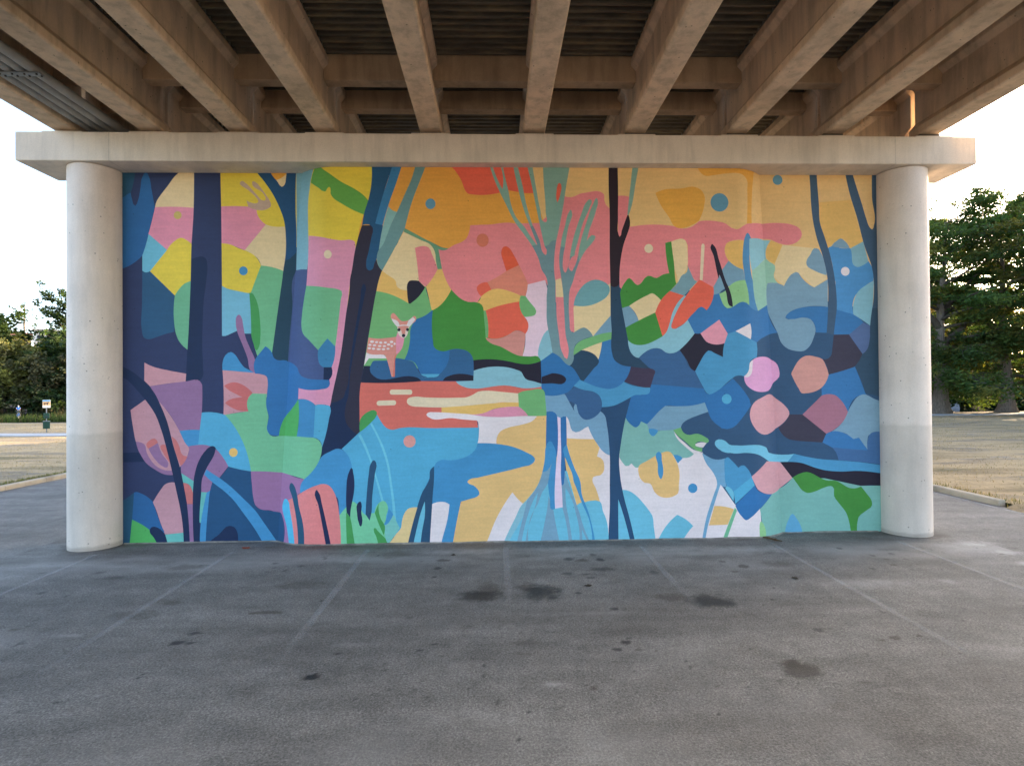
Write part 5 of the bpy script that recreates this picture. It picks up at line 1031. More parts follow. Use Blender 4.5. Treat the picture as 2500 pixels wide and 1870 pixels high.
# ------------------------------------------------------------------ trees
def leaf_mesh(name, centers, normals_up, size, colors, parent, aspect=2.0, droop=0.0):
    """many small leaf sprays as quads, one mesh"""
    n = len(centers)
    d = rng.normal(size=(n, 3)); d[:, 2] = d[:, 2] * 0.45 - droop
    d /= np.linalg.norm(d, axis=1)[:, None] + 1e-9
    u = rng.normal(size=(n, 3)); u[:, 2] += normals_up
    s = np.cross(d, u); s /= np.linalg.norm(s, axis=1)[:, None] + 1e-9
    sz = size * rng.uniform(0.6, 1.35, n)[:, None]
    a = d * sz * aspect * 0.5; b = s * sz * 0.5
    q = np.stack([centers - a, centers + b * 0.9 - a * 0.1, centers + a, centers - b * 0.9 + a * 0.1], 1).reshape(-1, 3)
    me = bpy.data.meshes.new(name)
    me.vertices.add(4 * n); me.vertices.foreach_set('co', q.astype(np.float32).ravel())
    me.loops.add(4 * n); me.loops.foreach_set('vertex_index', np.arange(4 * n))
    me.polygons.add(n); me.polygons.foreach_set('loop_start', np.arange(n) * 4)
    me.update(calc_edges=True)
    at = me.attributes.new('leaf', 'FLOAT_COLOR', 'CORNER')
    c4 = np.ones((n, 4, 4), np.float32); c4[:, :, :3] = colors[:, None, :]
    at.data.foreach_set('color', c4.ravel())
    me.materials.append(M['leaf'])
    return link(bpy.data.objects.new(name, me), parent)

def limb_pts(p0, d, L, n=6, rise=0.0, wig=0.06):
    pts = [np.array(p0, float)]
    d = np.array(d, float); d /= np.linalg.norm(d)
    for i in range(n):
        d = d + rng.normal(size=3) * wig + np.array([0, 0, rise / n]); d /= np.linalg.norm(d)
        pts.append(pts[-1] + d * L / n)
    return pts

def cypress(loc, h, spread, label, group, pal, n_limb=34, leaves=17000, first=4.0, droop=0.5, trunk_r=0.55, size=0.22, lean=0.0, forks=()):
    t = empty('cypress_tree', loc, label, 'tree', group)
    tr = MB(); cl = []; cc = []
    top = h * 0.93
    zs = np.array([-0.15, 0.0, 0.25, 0.7, 1.4, 2.4, 4.0, 7.0, 11.0, 15.0, 19.0]) ; zs = zs[zs < top]; zs = np.append(zs, top)
    xoff = lean * (zs / h) ** 1.5 * h * 0.12 + 0.15 * np.sin(zs * 0.5)
    flare = trunk_r * (1 + 0.85 * np.exp(-np.clip(zs, 0, 99) / 0.9)) * np.clip(1 - zs / (h * 1.02), 0.05, 1)
    base = []
    # fluted buttress
    nseg = 20; vs = []; fs = []
    for z, xo, r in zip(zs, xoff, flare):
        for k in range(nseg):
            th = 2 * math.pi * k / nseg
            rr = r * (1 + 0.16 * math.exp(-max(z, 0) / 1.6) * math.sin(th * 6 + loc[0]))
            vs.append((xo + rr * math.cos(th), rr * math.sin(th), z))
    for i in range(len(zs) - 1):
        for k in range(nseg):
            k2 = (k + 1) % nseg
            fs.append((i * nseg + k, i * nseg + k2, (i + 1) * nseg + k2, (i + 1) * nseg + k))
    tr.add(vs, fs)
    per = int(leaves / n_limb)
    lm = MB()
    for i in range(n_limb):
        f = (i + rng.uniform(0, 0.9)) / n_limb
        z = first + (top - first) * f ** 0.9
        az = i * 2.4 + rng.uniform(-0.5, 0.5)
        L = spread * (0.55 + 0.45 * math.sin(math.pi * min(1, 0.22 + 0.7 * f))) * rng.uniform(0.6, 1.1) * (1.0 - 0.2 * f)
        xo = np.interp(z, zs, xoff)
        pts = limb_pts((xo, 0, z), (math.cos(az), math.sin(az), rng.uniform(0.05, 0.35) + 0.35 * f), L, 7, rng.uniform(-0.45, -0.05) if f < 0.4 else rng.uniform(-0.3, 0.2))
        r0 = max(0.07, 0.38 * trunk_r * (1.12 - f))
        lm.tube(pts, [r0 * (1 - 0.9 * k / 7) for k in range(8)], 6, False)
        tone = rng.uniform(0, 1)
        # feathery sprays lie flat along the side twigs, hanging lower down
        npad = 15 if f < 0.3 else 8 if f < 0.5 else 10
        m = int(per / npad * (1.7 if f < 0.3 else 0.85 if f < 0.5 else 1.0))
        for k in range(npad):
            tt = rng.uniform(0.15, 1.0); j = tt * 7; j0 = min(6, int(j)); p = pts[j0] + (pts[j0 + 1] - pts[j0]) * (j - j0)
            a2 = az + rng.choice([-1, 1]) * rng.uniform(0.3, 1.4); l2 = (0.9 + 0.26 * L) * rng.uniform(0.5, 1.15)
            tw = limb_pts(p, (math.cos(a2), math.sin(a2), rng.uniform(0.0, 0.5)), l2, 4, -0.35, 0.1)
            lm.tube(tw, [r0 * 0.26, r0 * 0.2, r0 * 0.14, r0 * 0.08, 0.01], 4, False)
            TW = np.array(tw)
            u = rng.random(m) ** 0.75 * 3.999; u0 = u.astype(int)
            pos = TW[u0] + (TW[u0 + 1] - TW[u0]) * (u - u0)[:, None]
            wdt = 0.20 + 0.38 * np.sin(np.clip(u / 4, 0, 1) * math.pi * 0.85 + 0.3)
            g = rng.normal(size=(m, 3)) * wdt[:, None] * np.array([1, 1, 0.36])
            g[:, 2] -= np.abs(rng.normal(size=m)) * droop * 0.42 * max(0.05, 1 - f * 2.0)
            cl.append(pos + g)
            base_c = np.array(pal[int(rng.integers(0, len(pal)))])
            cc.append(base_c[None, :] * rng.uniform(0.65, 1.35, (m, 1)) * (0.75 + 0.5 * tone))
    for z, az, L, up in forks:          # heavy ascending limbs with their own pads
        xo = np.interp(z, zs, xoff)
        pts = limb_pts((xo, 0, z), (math.cos(az), math.sin(az), up), L, 8, -0.25)
        lm.tube(pts, [0.34 * (1 - 0.09 * k) for k in range(9)], 8, False)
        for k in (4, 5, 6, 7, 8, 8):
            a2 = az + rng.uniform(-1.3, 1.3)
            tw = limb_pts(pts[k], (math.cos(a2), math.sin(a2), 0.35), 2.6 * rng.uniform(.6, 1.2), 4, -0.1)
            lm.tube(tw, [0.09, 0.07, 0.05, 0.03, 0.01], 5, False)
            for e in (tw[2], tw[4]):
                m = 330
                g = rng.normal(size=(m, 3)) * np.array([0.6, 0.6, 0.09])
                g[:, 2] -= 0.08 * (g[:, 0] ** 2 + g[:, 1] ** 2)
                cl.append(e + g); cc.append(np.array(pal[int(rng.integers(0, len(pal)))])[None, :] * rng.uniform(0.6, 1.4, (m, 1)))
    trunk = tr.build('trunk', M['bark'], t, smooth=True)
    lm.build('limbs', M['bark_dark'], trunk, smooth=True)
    leaf_mesh('crown', np.concatenate(cl), 1.2, size, np.concatenate(cc), t, 3.0, droop * 0.25)
    return t

def broadleaf(loc, h, w, label, group, pal, leaves=6000, size=0.5, base=0.12, open_=0.0, name='broadleaf_tree', depth=None, r=0.22):
    t = empty(name, loc, label, 'tree', group)
    depth = depth or w
    tr = MB()
    tp = limb_pts((0, 0, -0.3), (rng.uniform(-.08, .08), 0, 1), h * 0.72, 6, 0, 0.05)
    tr.tube(tp, [r * (1.3 - 1.15 * k / 6) for k in range(7)], 8, False)
    lm = MB(); ends = []
    nb = 15
    for i in range(nb):
        f = base + (0.95 - base) * (i + rng.uniform(0, 1)) / nb
        j = min(5.99, f * 6); j0 = int(j); p = tp[j0] + (tp[j0 + 1] - tp[j0]) * (j - j0)
        az = i * 2.4 + rng.uniform(-.4, .4)
        L = 0.5 * w * rng.uniform(0.55, 1.05) * (1.0 - 0.35 * abs(f - 0.45))
        pts = limb_pts(p, (math.cos(az), math.sin(az) * depth / w, rng.uniform(0.25, 0.9)), L, 5, 0.2, 0.12)
        lm.tube(pts, [r * 0.42 * (1 - 0.88 * k / 5) for k in range(6)], 5, False)
        for k in (2, 3, 4, 5):
            ends.append(pts[k])
            a3 = az + rng.uniform(-1.4, 1.4)
            q = limb_pts(pts[k], (math.cos(a3), math.sin(a3), rng.uniform(0.0, 0.8)), L * 0.35, 3, 0.1, 0.12)
            lm.tube(q, [r * 0.13, r * 0.09, r * 0.05, 0.01], 4, False)
            ends.append(q[-1])
    ends.append(tp[-1])
    E_ = np.array(ends)
    if open_ < 0.5:
        # lower skirt so the crown reaches the undergrowth
        k = int(len(E_) * 0.5)
        ex = np.stack([rng.normal(size=k) * w * 0.27, rng.normal(size=k) * depth * 0.22, rng.uniform(base * h * 0.6, h * 0.85, k)], -1)
        lim = np.sqrt(np.clip(1 - ((ex[:, 2] / h - 0.5) / 0.55) ** 2, 0.05, 1)) * w * 0.5
        rr = np.hypot(ex[:, 0], ex[:, 1]); sc = np.minimum(1, lim / (rr + 1e-6))
        ex[:, 0] *= sc; ex[:, 1] *= sc
        E_ = np.concatenate([E_, ex])
    m = len(E_)
    tone = rng.uniform(0.55, 1.45, m); pick = rng.integers(0, len(pal), m)
    idx = rng.integers(0, m, leaves)
    cs = (0.085 + 0.02 * rng.random(m)) * w * (1 - 0.35 * open_)
    g = rng.normal(size=(leaves, 3)); g /= np.linalg.norm(g, axis=1)[:, None]; g *= rng.random((leaves, 1)) ** 0.4
    pos = E_[idx] + g * cs[idx][:, None] * np.array([1, 1, 0.72])
    colr = np.array(pal)[pick[idx]] * tone[idx][:, None] * rng.uniform(0.7, 1.3, (leaves, 1))
    kz = h / np.percentile(pos[:, 2], 99.6)
    pos[:, 2] *= kz
    tr.v = [(a, b, c * kz) for a, b, c in tr.v]; lm.v = [(a, b, c * kz) for a, b, c in lm.v]
    trunk = tr.build('trunk', M['bark_dark'], t, smooth=True)
    lm.build('limbs', M['bark_dark'], trunk, smooth=True)
    leaf_mesh('crown', pos, 0.8, size, colr, t, 1.7)
    return t

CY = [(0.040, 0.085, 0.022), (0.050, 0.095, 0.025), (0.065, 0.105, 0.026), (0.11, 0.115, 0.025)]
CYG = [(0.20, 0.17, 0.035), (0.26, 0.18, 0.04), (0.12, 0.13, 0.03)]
cy_group = 'bald cypresses along the right river bank'
cypress((43.9, 53.4, -0.05), 20.5, 10.5, 'tall cypress with flared grey trunk just beside the right column', cy_group, CY, 40, 54000, 2.2, 1.6, 0.60, 0.135, 0.4, forks=((6.5, 0.15, 7.5, 0.85), (9.5, 0.5, 7.0, 1.1), (8.5, 3.3, 6.0, 1.3)))
cypress((51.3, 54.0, -0.05), 22.0, 11.0, 'cypress with a ridged flared trunk second from the right column', cy_group, CY, 40, 54000, 2.4, 1.6, 0.52, 0.135, -0.2, forks=((8.0, 3.0, 6.5, 0.9), (10.5, 0.2, 6.5, 1.1)))
cypress((58.5, 55.0, -0.05), 21.0, 9.5, 'cypress at the right edge of the lawn, its trunk cut off by the frame', cy_group, CY, 32, 26000, 3.0, 1.4, 0.5, 0.15)
gold = 'sunlit golden cypresses across the river on the right'
cypress((70.0, 92.0, 0.6), 19.0, 9.0, 'golden sunlit cypress across the river behind the flared trunks', gold, CYG, 26, 9000, 2.0, 0.5, 0.5, 0.36)
cypress((84.0, 93.0, 0.6), 17.0, 9.0, 'rust and gold cypress across the river near the right edge', gold, CYG, 26, 9000, 2.0, 0.5, 0.5, 0.36)
cypress((97.0, 95.0, 0.6), 18.0, 9.0, 'golden cypress across the river, farthest to the right', gold, CYG, 24, 7000, 2.0, 0.5, 0.5, 0.36)
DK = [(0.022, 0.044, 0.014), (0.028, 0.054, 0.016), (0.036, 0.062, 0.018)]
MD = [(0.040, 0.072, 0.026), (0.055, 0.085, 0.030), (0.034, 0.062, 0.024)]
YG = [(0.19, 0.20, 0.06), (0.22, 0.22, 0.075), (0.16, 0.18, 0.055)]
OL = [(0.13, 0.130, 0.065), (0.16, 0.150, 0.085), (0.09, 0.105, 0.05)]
rb = 'dark trees on the far bank at right'
for (x, y, h, w, lb) in ((58, 90, 10, 12, 'dark undergrowth tree across the river behind the nearest cypress trunk'),
                         (76, 97, 13, 13, 'dark tree across the river between two cypress trunks'),
                         (92, 104, 14, 14, 'dark tree across the river near the right edge'),
                         (66, 104, 12, 12, 'dark tree across the river farther back behind the golden cypress'),
                         (108, 100, 14, 14, 'dark tree across the river beyond the last golden cypress')):
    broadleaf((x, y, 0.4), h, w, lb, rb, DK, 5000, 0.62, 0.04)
for i, (x, h) in enumerate(((36, 5), (44, 6.5), (52, 5.5), (60, 7), (68, 5.5), (75, 7), (83, 6), (91, 7), (99, 6))):
    broadleaf((x, 86.2 + (i % 3) * 0.8, -1.1), h, 10, 'dark waterside bush across the right river, ' + ('hidden behind the right column', 'first to the right of the column', 'behind the first flared trunk', 'between the first two flared trunks', 'beside the pale slab', 'behind the second flared trunk', 'just past the second flared trunk', 'near the right edge of the photo', 'farthest right')[i],
              'bushes across the right river', DK, 2600, 0.5, 0.02, name='waterside_bush', r=0.08)
# dense trees just beyond the right edge of the view, their shade covers the lot
sh = 'trees shading the car park from the right'
for i, (x, y, h, w_) in enumerate(((58.5, 47.5, 16.0, 13), (57.5, 42.6, 16.0, 13), (57.0, 38.0, 15.5, 13), (59.5, 33.0, 15.0, 14), (63.0, 27.0, 16.0, 12))):
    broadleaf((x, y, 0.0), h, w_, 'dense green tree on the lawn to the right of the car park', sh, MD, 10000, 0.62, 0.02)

# added trees, unseen behind the wall, keeping low sun off the left lawn
for i, (x, y, h, w_) in enumerate(((14.5, 38, 12.5, 12), (14.0, 49.5, 12.5, 12), (45.0, 91, 20, 15), (38.5, 97, 21, 16), (31.5, 103, 22, 16))):
    broadleaf((x, y, 0.0), h, w_, 'unseen dense tree added behind the mural wall to shade the left lawn', 'added shade trees behind the mural wall', MD, 7000, 0.62, 0.02)

lb_g = 'trees on the far left bank'
def lx(px_, y):        # helper for the far-left trees: lateral position that keeps them beside the left column
    return -px_ * y
broadleaf((-116.0, 128, 0.5), 20.5, 18, 'dark dense tree rising at the left edge of the photo', lb_g, DK, 11000, 0.62, 0.03)
broadleaf((-131, 130, 0.5), 20.5, 20, 'dark dense tree just outside the left edge of the photo', lb_g, DK, 6000, 0.7, 0.03)
broadleaf((-103.0, 119.5, -0.6), 15.2, 14.5, 'yellow green airy tree on the far bank left of the column', lb_g, YG + OL[:1], 9000, 0.42, 0.10, 0.2)
broadleaf((-95.5, 121.5, -0.3), 11.8, 12, 'olive brown bushy tree beside the left column on the far bank', lb_g, OL + MD[:1], 8000, 0.42, 0.06, 0.1)
broadleaf((-100.5, 132, 0.5), 18.5, 12, 'mid green tree with ragged top in front of the pale building', lb_g, MD + DK, 7500, 0.48, 0.1, 0.1)
broadleaf((-97.0, 130, 0.5), 29, 15, 'tall open crowned tree leaning over the left column', lb_g, MD, 6500, 0.40, 0.42, 0.85, r=0.32)
broadleaf((-111.5, 134, 0.5), 25, 9, 'thin almost bare tree standing against the left sky', lb_g, MD, 420, 0.34, 0.5, 0.95, r=0.13)
broadleaf((-111, 134, 0.4), 13, 14, 'dark low tree between the two leftmost crowns', lb_g, DK, 6000, 0.6, 0.03)
broadleaf((-88, 124, -0.1), 15, 13, 'dark tree mostly hidden by the left column', lb_g, DK, 6500, 0.55, 0.03)
broadleaf((-97, 127, 0.0), 14, 15, 'dark backdrop tree behind the olive bush', lb_g, DK, 7000, 0.6, 0.03)
for i, (x, y, h, w) in enumerate(((-122, 121, 5.0, 11), (-113, 120.6, 4.2, 9), (-99, 119.5, 3.6, 9), (-90, 119.5, 4.2, 9), (-106, 119.4, 3.2, 8))):
    broadleaf((x, y, -0.9), h, w, ('dark waterside bush at the far left of the opposite bank', 'low dark bush on the opposite bank behind the kayak',
              'rusty green bush on the opposite bank above the sign', 'dark bush on the opposite bank touching the left column', 'low waterside bush between kayak and sign')[i],
              'bushes along the opposite bank', [DK, DK, OL + DK, DK, DK][i], 2600, 0.4, 0.02, name='waterside_bush', r=0.08)

# reeds and grass: nobody could count the blades
def blades(name, n, xr, yr, zf, hr, wid, pal, keep=None):
    x = rng.uniform(*xr, n); y = rng.uniform(*yr, n)
    if keep is not None:
        k = keep(x, y); x, y = x[k], y[k]; n = len(x)
    z = zf(x, y)
    h = rng.uniform(*hr, n); a = rng.uniform(0, math.pi, n); w = wid * rng.uniform(0.6, 1.4, n)
    bx, by = np.cos(a) * w / 2, np.sin(a) * w / 2
    ln = rng.normal(size=(n, 2)) * 0.3 * h[:, None]
    q = np.stack([np.stack([x - bx, y - by, z - 0.03], -1), np.stack([x + bx, y + by, z - 0.03], -1), np.stack([x + ln[:, 0], y + ln[:, 1], z + h], -1)], 1).reshape(-1, 3)
    me = bpy.data.meshes.new(name)
    me.vertices.add(3 * n); me.vertices.foreach_set('co', q.astype(np.float32).ravel())
    me.loops.add(3 * n); me.loops.foreach_set('vertex_index', np.arange(3 * n))
    me.polygons.add(n); me.polygons.foreach_set('loop_start', np.arange(n) * 3)
    me.update(calc_edges=True)
    at = me.attributes.new('leaf', 'FLOAT_COLOR', 'CORNER')
    c = np.array(pal)[rng.integers(0, len(pal), n)] * rng.uniform(0.6, 1.4, (n, 1))
    c4 = np.ones((n, 3, 4), np.float32); c4[:, :, :3] = c[:, None, :]
    at.data.foreach_set('color', c4.ravel())
    me.materials.append(M['leaf'])
    return link(bpy.data.objects.new(name, me))
tag(blades('bank_reeds', 26000, (-75, -30), (52.5, 59.5), lawn_z, (0.45, 1.0), 0.07, [(0.05, 0.085, 0.02), (0.07, 0.11, 0.028), (0.04, 0.07, 0.018), (0.09, 0.085, 0.035)]),
    'tall green grass and reeds along the near bank at left', 'reeds', kind='stuff')
tag(blades('dry_reeds', 5000, (-45, -33), (54.0, 59.0), lawn_z, (0.9, 1.9), 0.05, [(0.14, 0.10, 0.05), (0.12, 0.13, 0.05), (0.10, 0.08, 0.045)],
    keep=lambda x, y: np.abs(x + 39.5 + 2 * np.sin(y)) < 4.2), 'brown seed heads standing behind the green reeds', 'reeds', kind='stuff')
STRAW = [(0.30, 0.23, 0.125), (0.37, 0.28, 0.155), (0.23, 0.18, 0.10), (0.13, 0.13, 0.05)]
tag(blades('lawn_tufts', 42000, (-46, KL - 0.2), (13, 50), lawn_z, (0.03, 0.075), 0.018, STRAW, keep=lambda x, y: (x > -1.05 * y) & (fbm(x * 0.5 + 99, y * 0.5 + 99, 3) > 0.42)),
    'straw coloured lawn tufts left of the road', 'grass', kind='stuff')
tag(blades('lawn_tufts', 42000, (KR + 0.2, 40), (8, 48), lawn_z, (0.03, 0.075), 0.018, STRAW, keep=lambda x, y: (x < 1.2 * y) & (fbm(x * 0.5 + 40, y * 0.5 + 40, 3) > 0.42)),
    'straw coloured lawn tufts right of the road', 'grass', kind='stuff')
GRN = [(0.065, 0.10, 0.022), (0.10, 0.11, 0.03), (0.18, 0.15, 0.065)]
tag(blades('kerb_grass', 6500, (KL - 0.55, KL - 0.17), (13, 40), lawn_z, (0.05, 0.14), 0.02, GRN), 'green grass tufts behind the left kerb', 'grass', kind='stuff')
tag(blades('kerb_grass', 5500, (KR - 0.02, KR + 0.6), (7, 40), lambda x, y: np.where(x < KR + .17, 0.0, lawn_z(x, y)), (0.04, 0.12), 0.02, GRN + STRAW, keep=lambda x, y: (x > KR + 0.19) | (y < 12.8)),
    'straw and green tufts along the right kerb and past its end', 'grass', kind='stuff')

# ------------------------------------------------------------------ things on the left lawn and river
M['dgreen'] = plain('dark_green_plastic', (0.012, 0.05, 0.036), 0.5)
M['white'] = plain('white_paint', (0.78, 0.78, 0.77), 0.5, var=0.04)
M['sky_blue'] = plain('blue_print', (0.10, 0.32, 0.62), 0.5)
M['tan_print'] = plain('tan_print', (0.55, 0.36, 0.17), 0.5)
M['dark_print'] = plain('dark_print', (0.03, 0.03, 0.05), 0.5)
M['blue_cloth'] = plain('blue_cloth', (0.04, 0.19, 0.62), 0.8)
M['skin'] = plain('skin', (0.45, 0.27, 0.19), 0.6)
M['yellow'] = plain('yellow_plastic', (0.40, 0.34, 0.08), 0.4)
st = empty('pet_waste_station', (-31.2, 39.45, 0.08), 'pet waste station with square picture sign and two dark green boxes beside the footpath', 'pet station', rz=R(38))
MB().box(-0.03, 0.03, -0.02, 0.02, -0.2, 2.25).build('post', M['galv'], st)
b = MB().box(-0.19, 0.19, -0.14, -0.025, 0.28, 0.78).build('waste_bin', M['dgreen'], st, bevel=0.02)
MB().box(-0.205, 0.205, -0.155, -0.01, 0.782, 0.82).build('lid', M['galv'], b, bevel=0.01)
b = MB().box(-0.16, 0.16, -0.11, -0.025, 1.0, 1.36).build('bag_dispenser', M['dgreen'], st, bevel=0.02)
MB().box(-0.06, 0.06, -0.118, -0.112, 1.08, 1.16).build('slot', M['dark_print'], b)
s = MB().box(-0.21, 0.21, -0.045, -0.025, 1.74, 2.28).build('sign_panel', M['white'], st, bevel=0.004)
MB().box(-0.20, 0.20, -0.05, -0.047, 2.17, 2.27).build('blue_header', M['sky_blue'], s)
MB().box(-0.20, 0.20, -0.05, -0.047, 1.90, 2.167).build('picture', M['tan_print'], s)
# a small dog standing, cut as a flat print on the sign
dog = [(-0.13, 1.93), (-0.10, 1.93), (-0.09, 2.0), (0.03, 2.0), (0.04, 1.93), (0.07, 1.93), (0.08, 2.04), (0.13, 2.07), (0.13, 2.11), (0.08, 2.13), (0.05, 2.08), (-0.09, 2.07), (-0.13, 2.12), (-0.145, 2.11), (-0.12, 2.04)]
mesh_obj('dog_print', [(a, -0.053, z) for a, z in dog], [tuple(range(len(dog)))], M['dark_print'], s)

KY = (-94.0, 112.0)
kay = empty('kayak', (KY[0], KY[1], -0.9), 'small dark kayak with a yellow stripe on the river at left', 'kayak', rz=R(-46))
def hull(scale, z0, z1, n=13):
    vs = []; fs = []
    for i in range(n):
        t = -1 + 2 * i / (n - 1); w = 0.40 * (1 - abs(t) ** 2.2) + 0.01; rk = 0.16 * abs(t) ** 3
        for (a, zz) in ((-w, z1 + rk), (-w * 0.8, z0 + rk * 0.6), (0, z0 - 0.05 + rk * 0.5), (w * 0.8, z0 + rk * 0.6), (w, z1 + rk), (0, z1 + 0.05 + rk)):
            vs.append((1.55 * t * scale, a * scale, zz))
    for i in range(n - 1):
        for k in range(6):
            k2 = (k + 1) % 6
            fs.append((i * 6 + k, (i + 1) * 6 + k, (i + 1) * 6 + k2, i * 6 + k2))
    fs += [tuple(range(6)), tuple((n - 1) * 6 + k for k in range(5, -1, -1))]
    return vs, fs
v_, f_ = hull(1.0, 0.0, 0.24)
mesh_obj('hull', v_, f_, plain('dark_hull', (0.02, 0.025, 0.03), 0.3), kay)
MB().tube([(-1.3, -0.22, 0.22), (0, -0.405, 0.235), (1.3, -0.22, 0.22)], 0.025, 6).build('stripe', M['yellow'], kay)
MB().lathe([(0.30, 0.27), (0.33, 0.31), (0.28, 0.31)], 16).build('cockpit_rim', M['dark_print'], kay)

def skin_body(name, joints, bones, radii, root, mat, parent):
    me = bpy.data.meshes.new(name); me.from_pydata(joints, bones, [])
    o = bpy.data.objects.new(name, me); link(o, parent)
    sm = o.modifiers.new('skin', 'SKIN')
    for i, r in enumerate(radii):
        o.data.skin_vertices[0].data[i].radius = (r, r)
        o.data.skin_vertices[0].data[i].use_root = (i == root)
    sb = o.modifiers.new('sub', 'SUBSURF'); sb.levels = 1; sb.render_levels = 2
    me.materials.append(mat)
    return o
pr = empty('person', (KY[0], KY[1], -0.78), 'paddler in a blue shirt and white cap sitting in the kayak', 'person', rz=R(-46))
J = [(0, 0, 0.12), (0, 0, 0.42), (0.03, 0, 0.66), (0.05, 0, 0.76), (0.07, 0, 0.90), (0.08, 0, 0.99),
     (0.02, 0.20, 0.63), (0.24, 0.30, 0.44), (0.46, 0.24, 0.50), (0.02, -0.20, 0.63), (0.24, -0.30, 0.44), (0.46, -0.24, 0.50),
     (0.10, 0.11, 0.10), (0.48, 0.14, 0.24), (0.85, 0.10, 0.06), (0.10, -0.11, 0.10), (0.48, -0.14, 0.24), (0.85, -0.10, 0.06)]
Bn = [(0, 1), (1, 2), (2, 3), (3, 4), (4, 5), (2, 6), (6, 7), (7, 8), (2, 9), (9, 10), (10, 11), (0, 12), (12, 13), (13, 14), (0, 15), (15, 16), (16, 17)]
skin_body('body', J, Bn, [.15, .15, .15, .06, .10, .08, .07, .055, .04, .07, .055, .04, .09, .075, .05, .09, .075, .05], 0, M['skin'], pr)
skin_body('shirt', [(0, 0, 0.14), (0, 0, 0.42), (0.03, 0, 0.64), (0.02, 0.20, 0.63), (0.20, 0.285, 0.47), (0.02, -0.20, 0.63), (0.20, -0.285, 0.47), (0.045, 0, .72)],
          [(0, 1), (1, 2), (2, 3), (3, 4), (2, 5), (5, 6), (2, 7)], [.19, .19, .19, .11, .085, .11, .085, .09], 0, M['blue_cloth'], pr)
MB().lathe([(0.115, 0.0), (0.11, 0.05), (0.07, 0.10), (0.01, 0.115)], 16, (0.08, 0, 0.965)).build('cap', M['white'], pr)
pd = empty('paddle', (KY[0], KY[1], -0.78), 'thin dark paddle held across the kayak by the paddler', 'paddle', rz=R(-46))
MB().tube([(0.48, -0.95, 0.85), (0.48, 0.0, 0.51), (0.48, 0.95, 0.20)], 0.016, 8).build('shaft', M['dark_print'], pd)
for sgn, z in ((-1, 0.92), (1, 0.13)):
    o = MB().lathe([(0.02, -0.2), (0.085, -0.1), (0.09, 0.08), (0.05, 0.2)], 12).build('blade', M['dark_print'], pd, loc=(0.48, sgn * 1.1, z))
    o.scale = (0.15, 1, 1); o.rotation_euler = (R(70) * sgn, 0, 0)

# buildings and poles behind the left trees
bl = empty('distant_building', (-152.5, 196, 0.5), 'pale flat roofed building showing between the left trees', 'building', rz=R(36))
MB().box(-5, 5, -6, 6, -1, 22.8).build('wall', plain('pale_wall', (0.50, 0.50, 0.50)), bl)
MB().box(-5.4, 5.4, -6.4, 6.4, 22.8, 23.5).build('roof', plain('roof_edge', (0.33, 0.32, 0.31)), bl)
for kx in range(3):
    for kz in range(3):
        x = -3.2 + kx * 3.2
        w = MB().box(x - 0.9, x + 0.9, -6.08, -6.0, 11.5 + kz * 4.0, 13.4 + kz * 4.0).build('window', M['galv'], bl)
        MB().box(x - 0.8, x + 0.8, -6.11, -6.085, 11.6 + kz * 4.0, 13.3 + kz * 4.0).build('pane', M['dark_print'], w)
hs = empty('distant_house', (-168, 196, 0.5), 'peach coloured house wall catching the sun between the left trees', 'building', rz=R(40))
MB().box(-6, 6, -5, 5, -1, 21).build('wall', plain('peach_wall', (0.72, 0.42, 0.24)), hs)
v = [(-6.5, -5.5, 21), (6.5, -5.5, 21), (6.5, 5.5, 21), (-6.5, 5.5, 21), (-6.5, 0, 23.3), (6.5, 0, 23.3)]
mesh_obj('roof', v, [(0, 1, 5, 4), (2, 3, 4, 5), (0, 4, 3), (1, 2, 5), (0, 3, 2, 1)], plain('tile_roof', (0.30, 0.13, 0.09)), hs)
up = empty('utility_pole', (-124.3, 150, 0.3), 'brown wooden utility pole rising above the left trees', 'pole')
MB().tube([(0, 0, -1), (0, 0, 12), (0, 0, 25.0)], [0.24, 0.2, 0.16], 10).build('shaft', M['bark'], up)
MB().lathe([(0.2, 0), (0.21, 0.12), (0.05, 0.16)], 10).build('cap', M['galv'], up, loc=(0, 0, 24.98))
rp_ = empty('boat_ramp', (72.5, 86.5, -1.0), 'pale sloping concrete slab across the river between the cypress trunks', 'ramp', rz=R(-38))
mesh_obj('slab', [(-1.4, -3, -0.2), (1.4, -3, -0.2), (1.4, 6, 3.6), (-1.4, 6, 3.6), (-1.4, 6, -1), (1.4, 6, -1), (-1.4, -3, -1), (1.4, -3, -1)],
         [(0, 1, 2, 3), (3, 2, 5, 4), (0, 3, 4, 6), (1, 7, 5, 2), (0, 6, 7, 1)], M['path'], rp_)
db = empty('distant_building', (104, 133, 0.5), 'blue grey building glimpsed through the cypress beside the right column', 'building', rz=R(-38))
MB().box(-5, 5, -5, 5, -1, 22.0).build('wall', plain('grey_wall', (0.30, 0.34, 0.40)), db)
MB().box(-5.3, 5.3, -5.3, 5.3, 22.0, 22.6).build('roof', M['slab'], db)

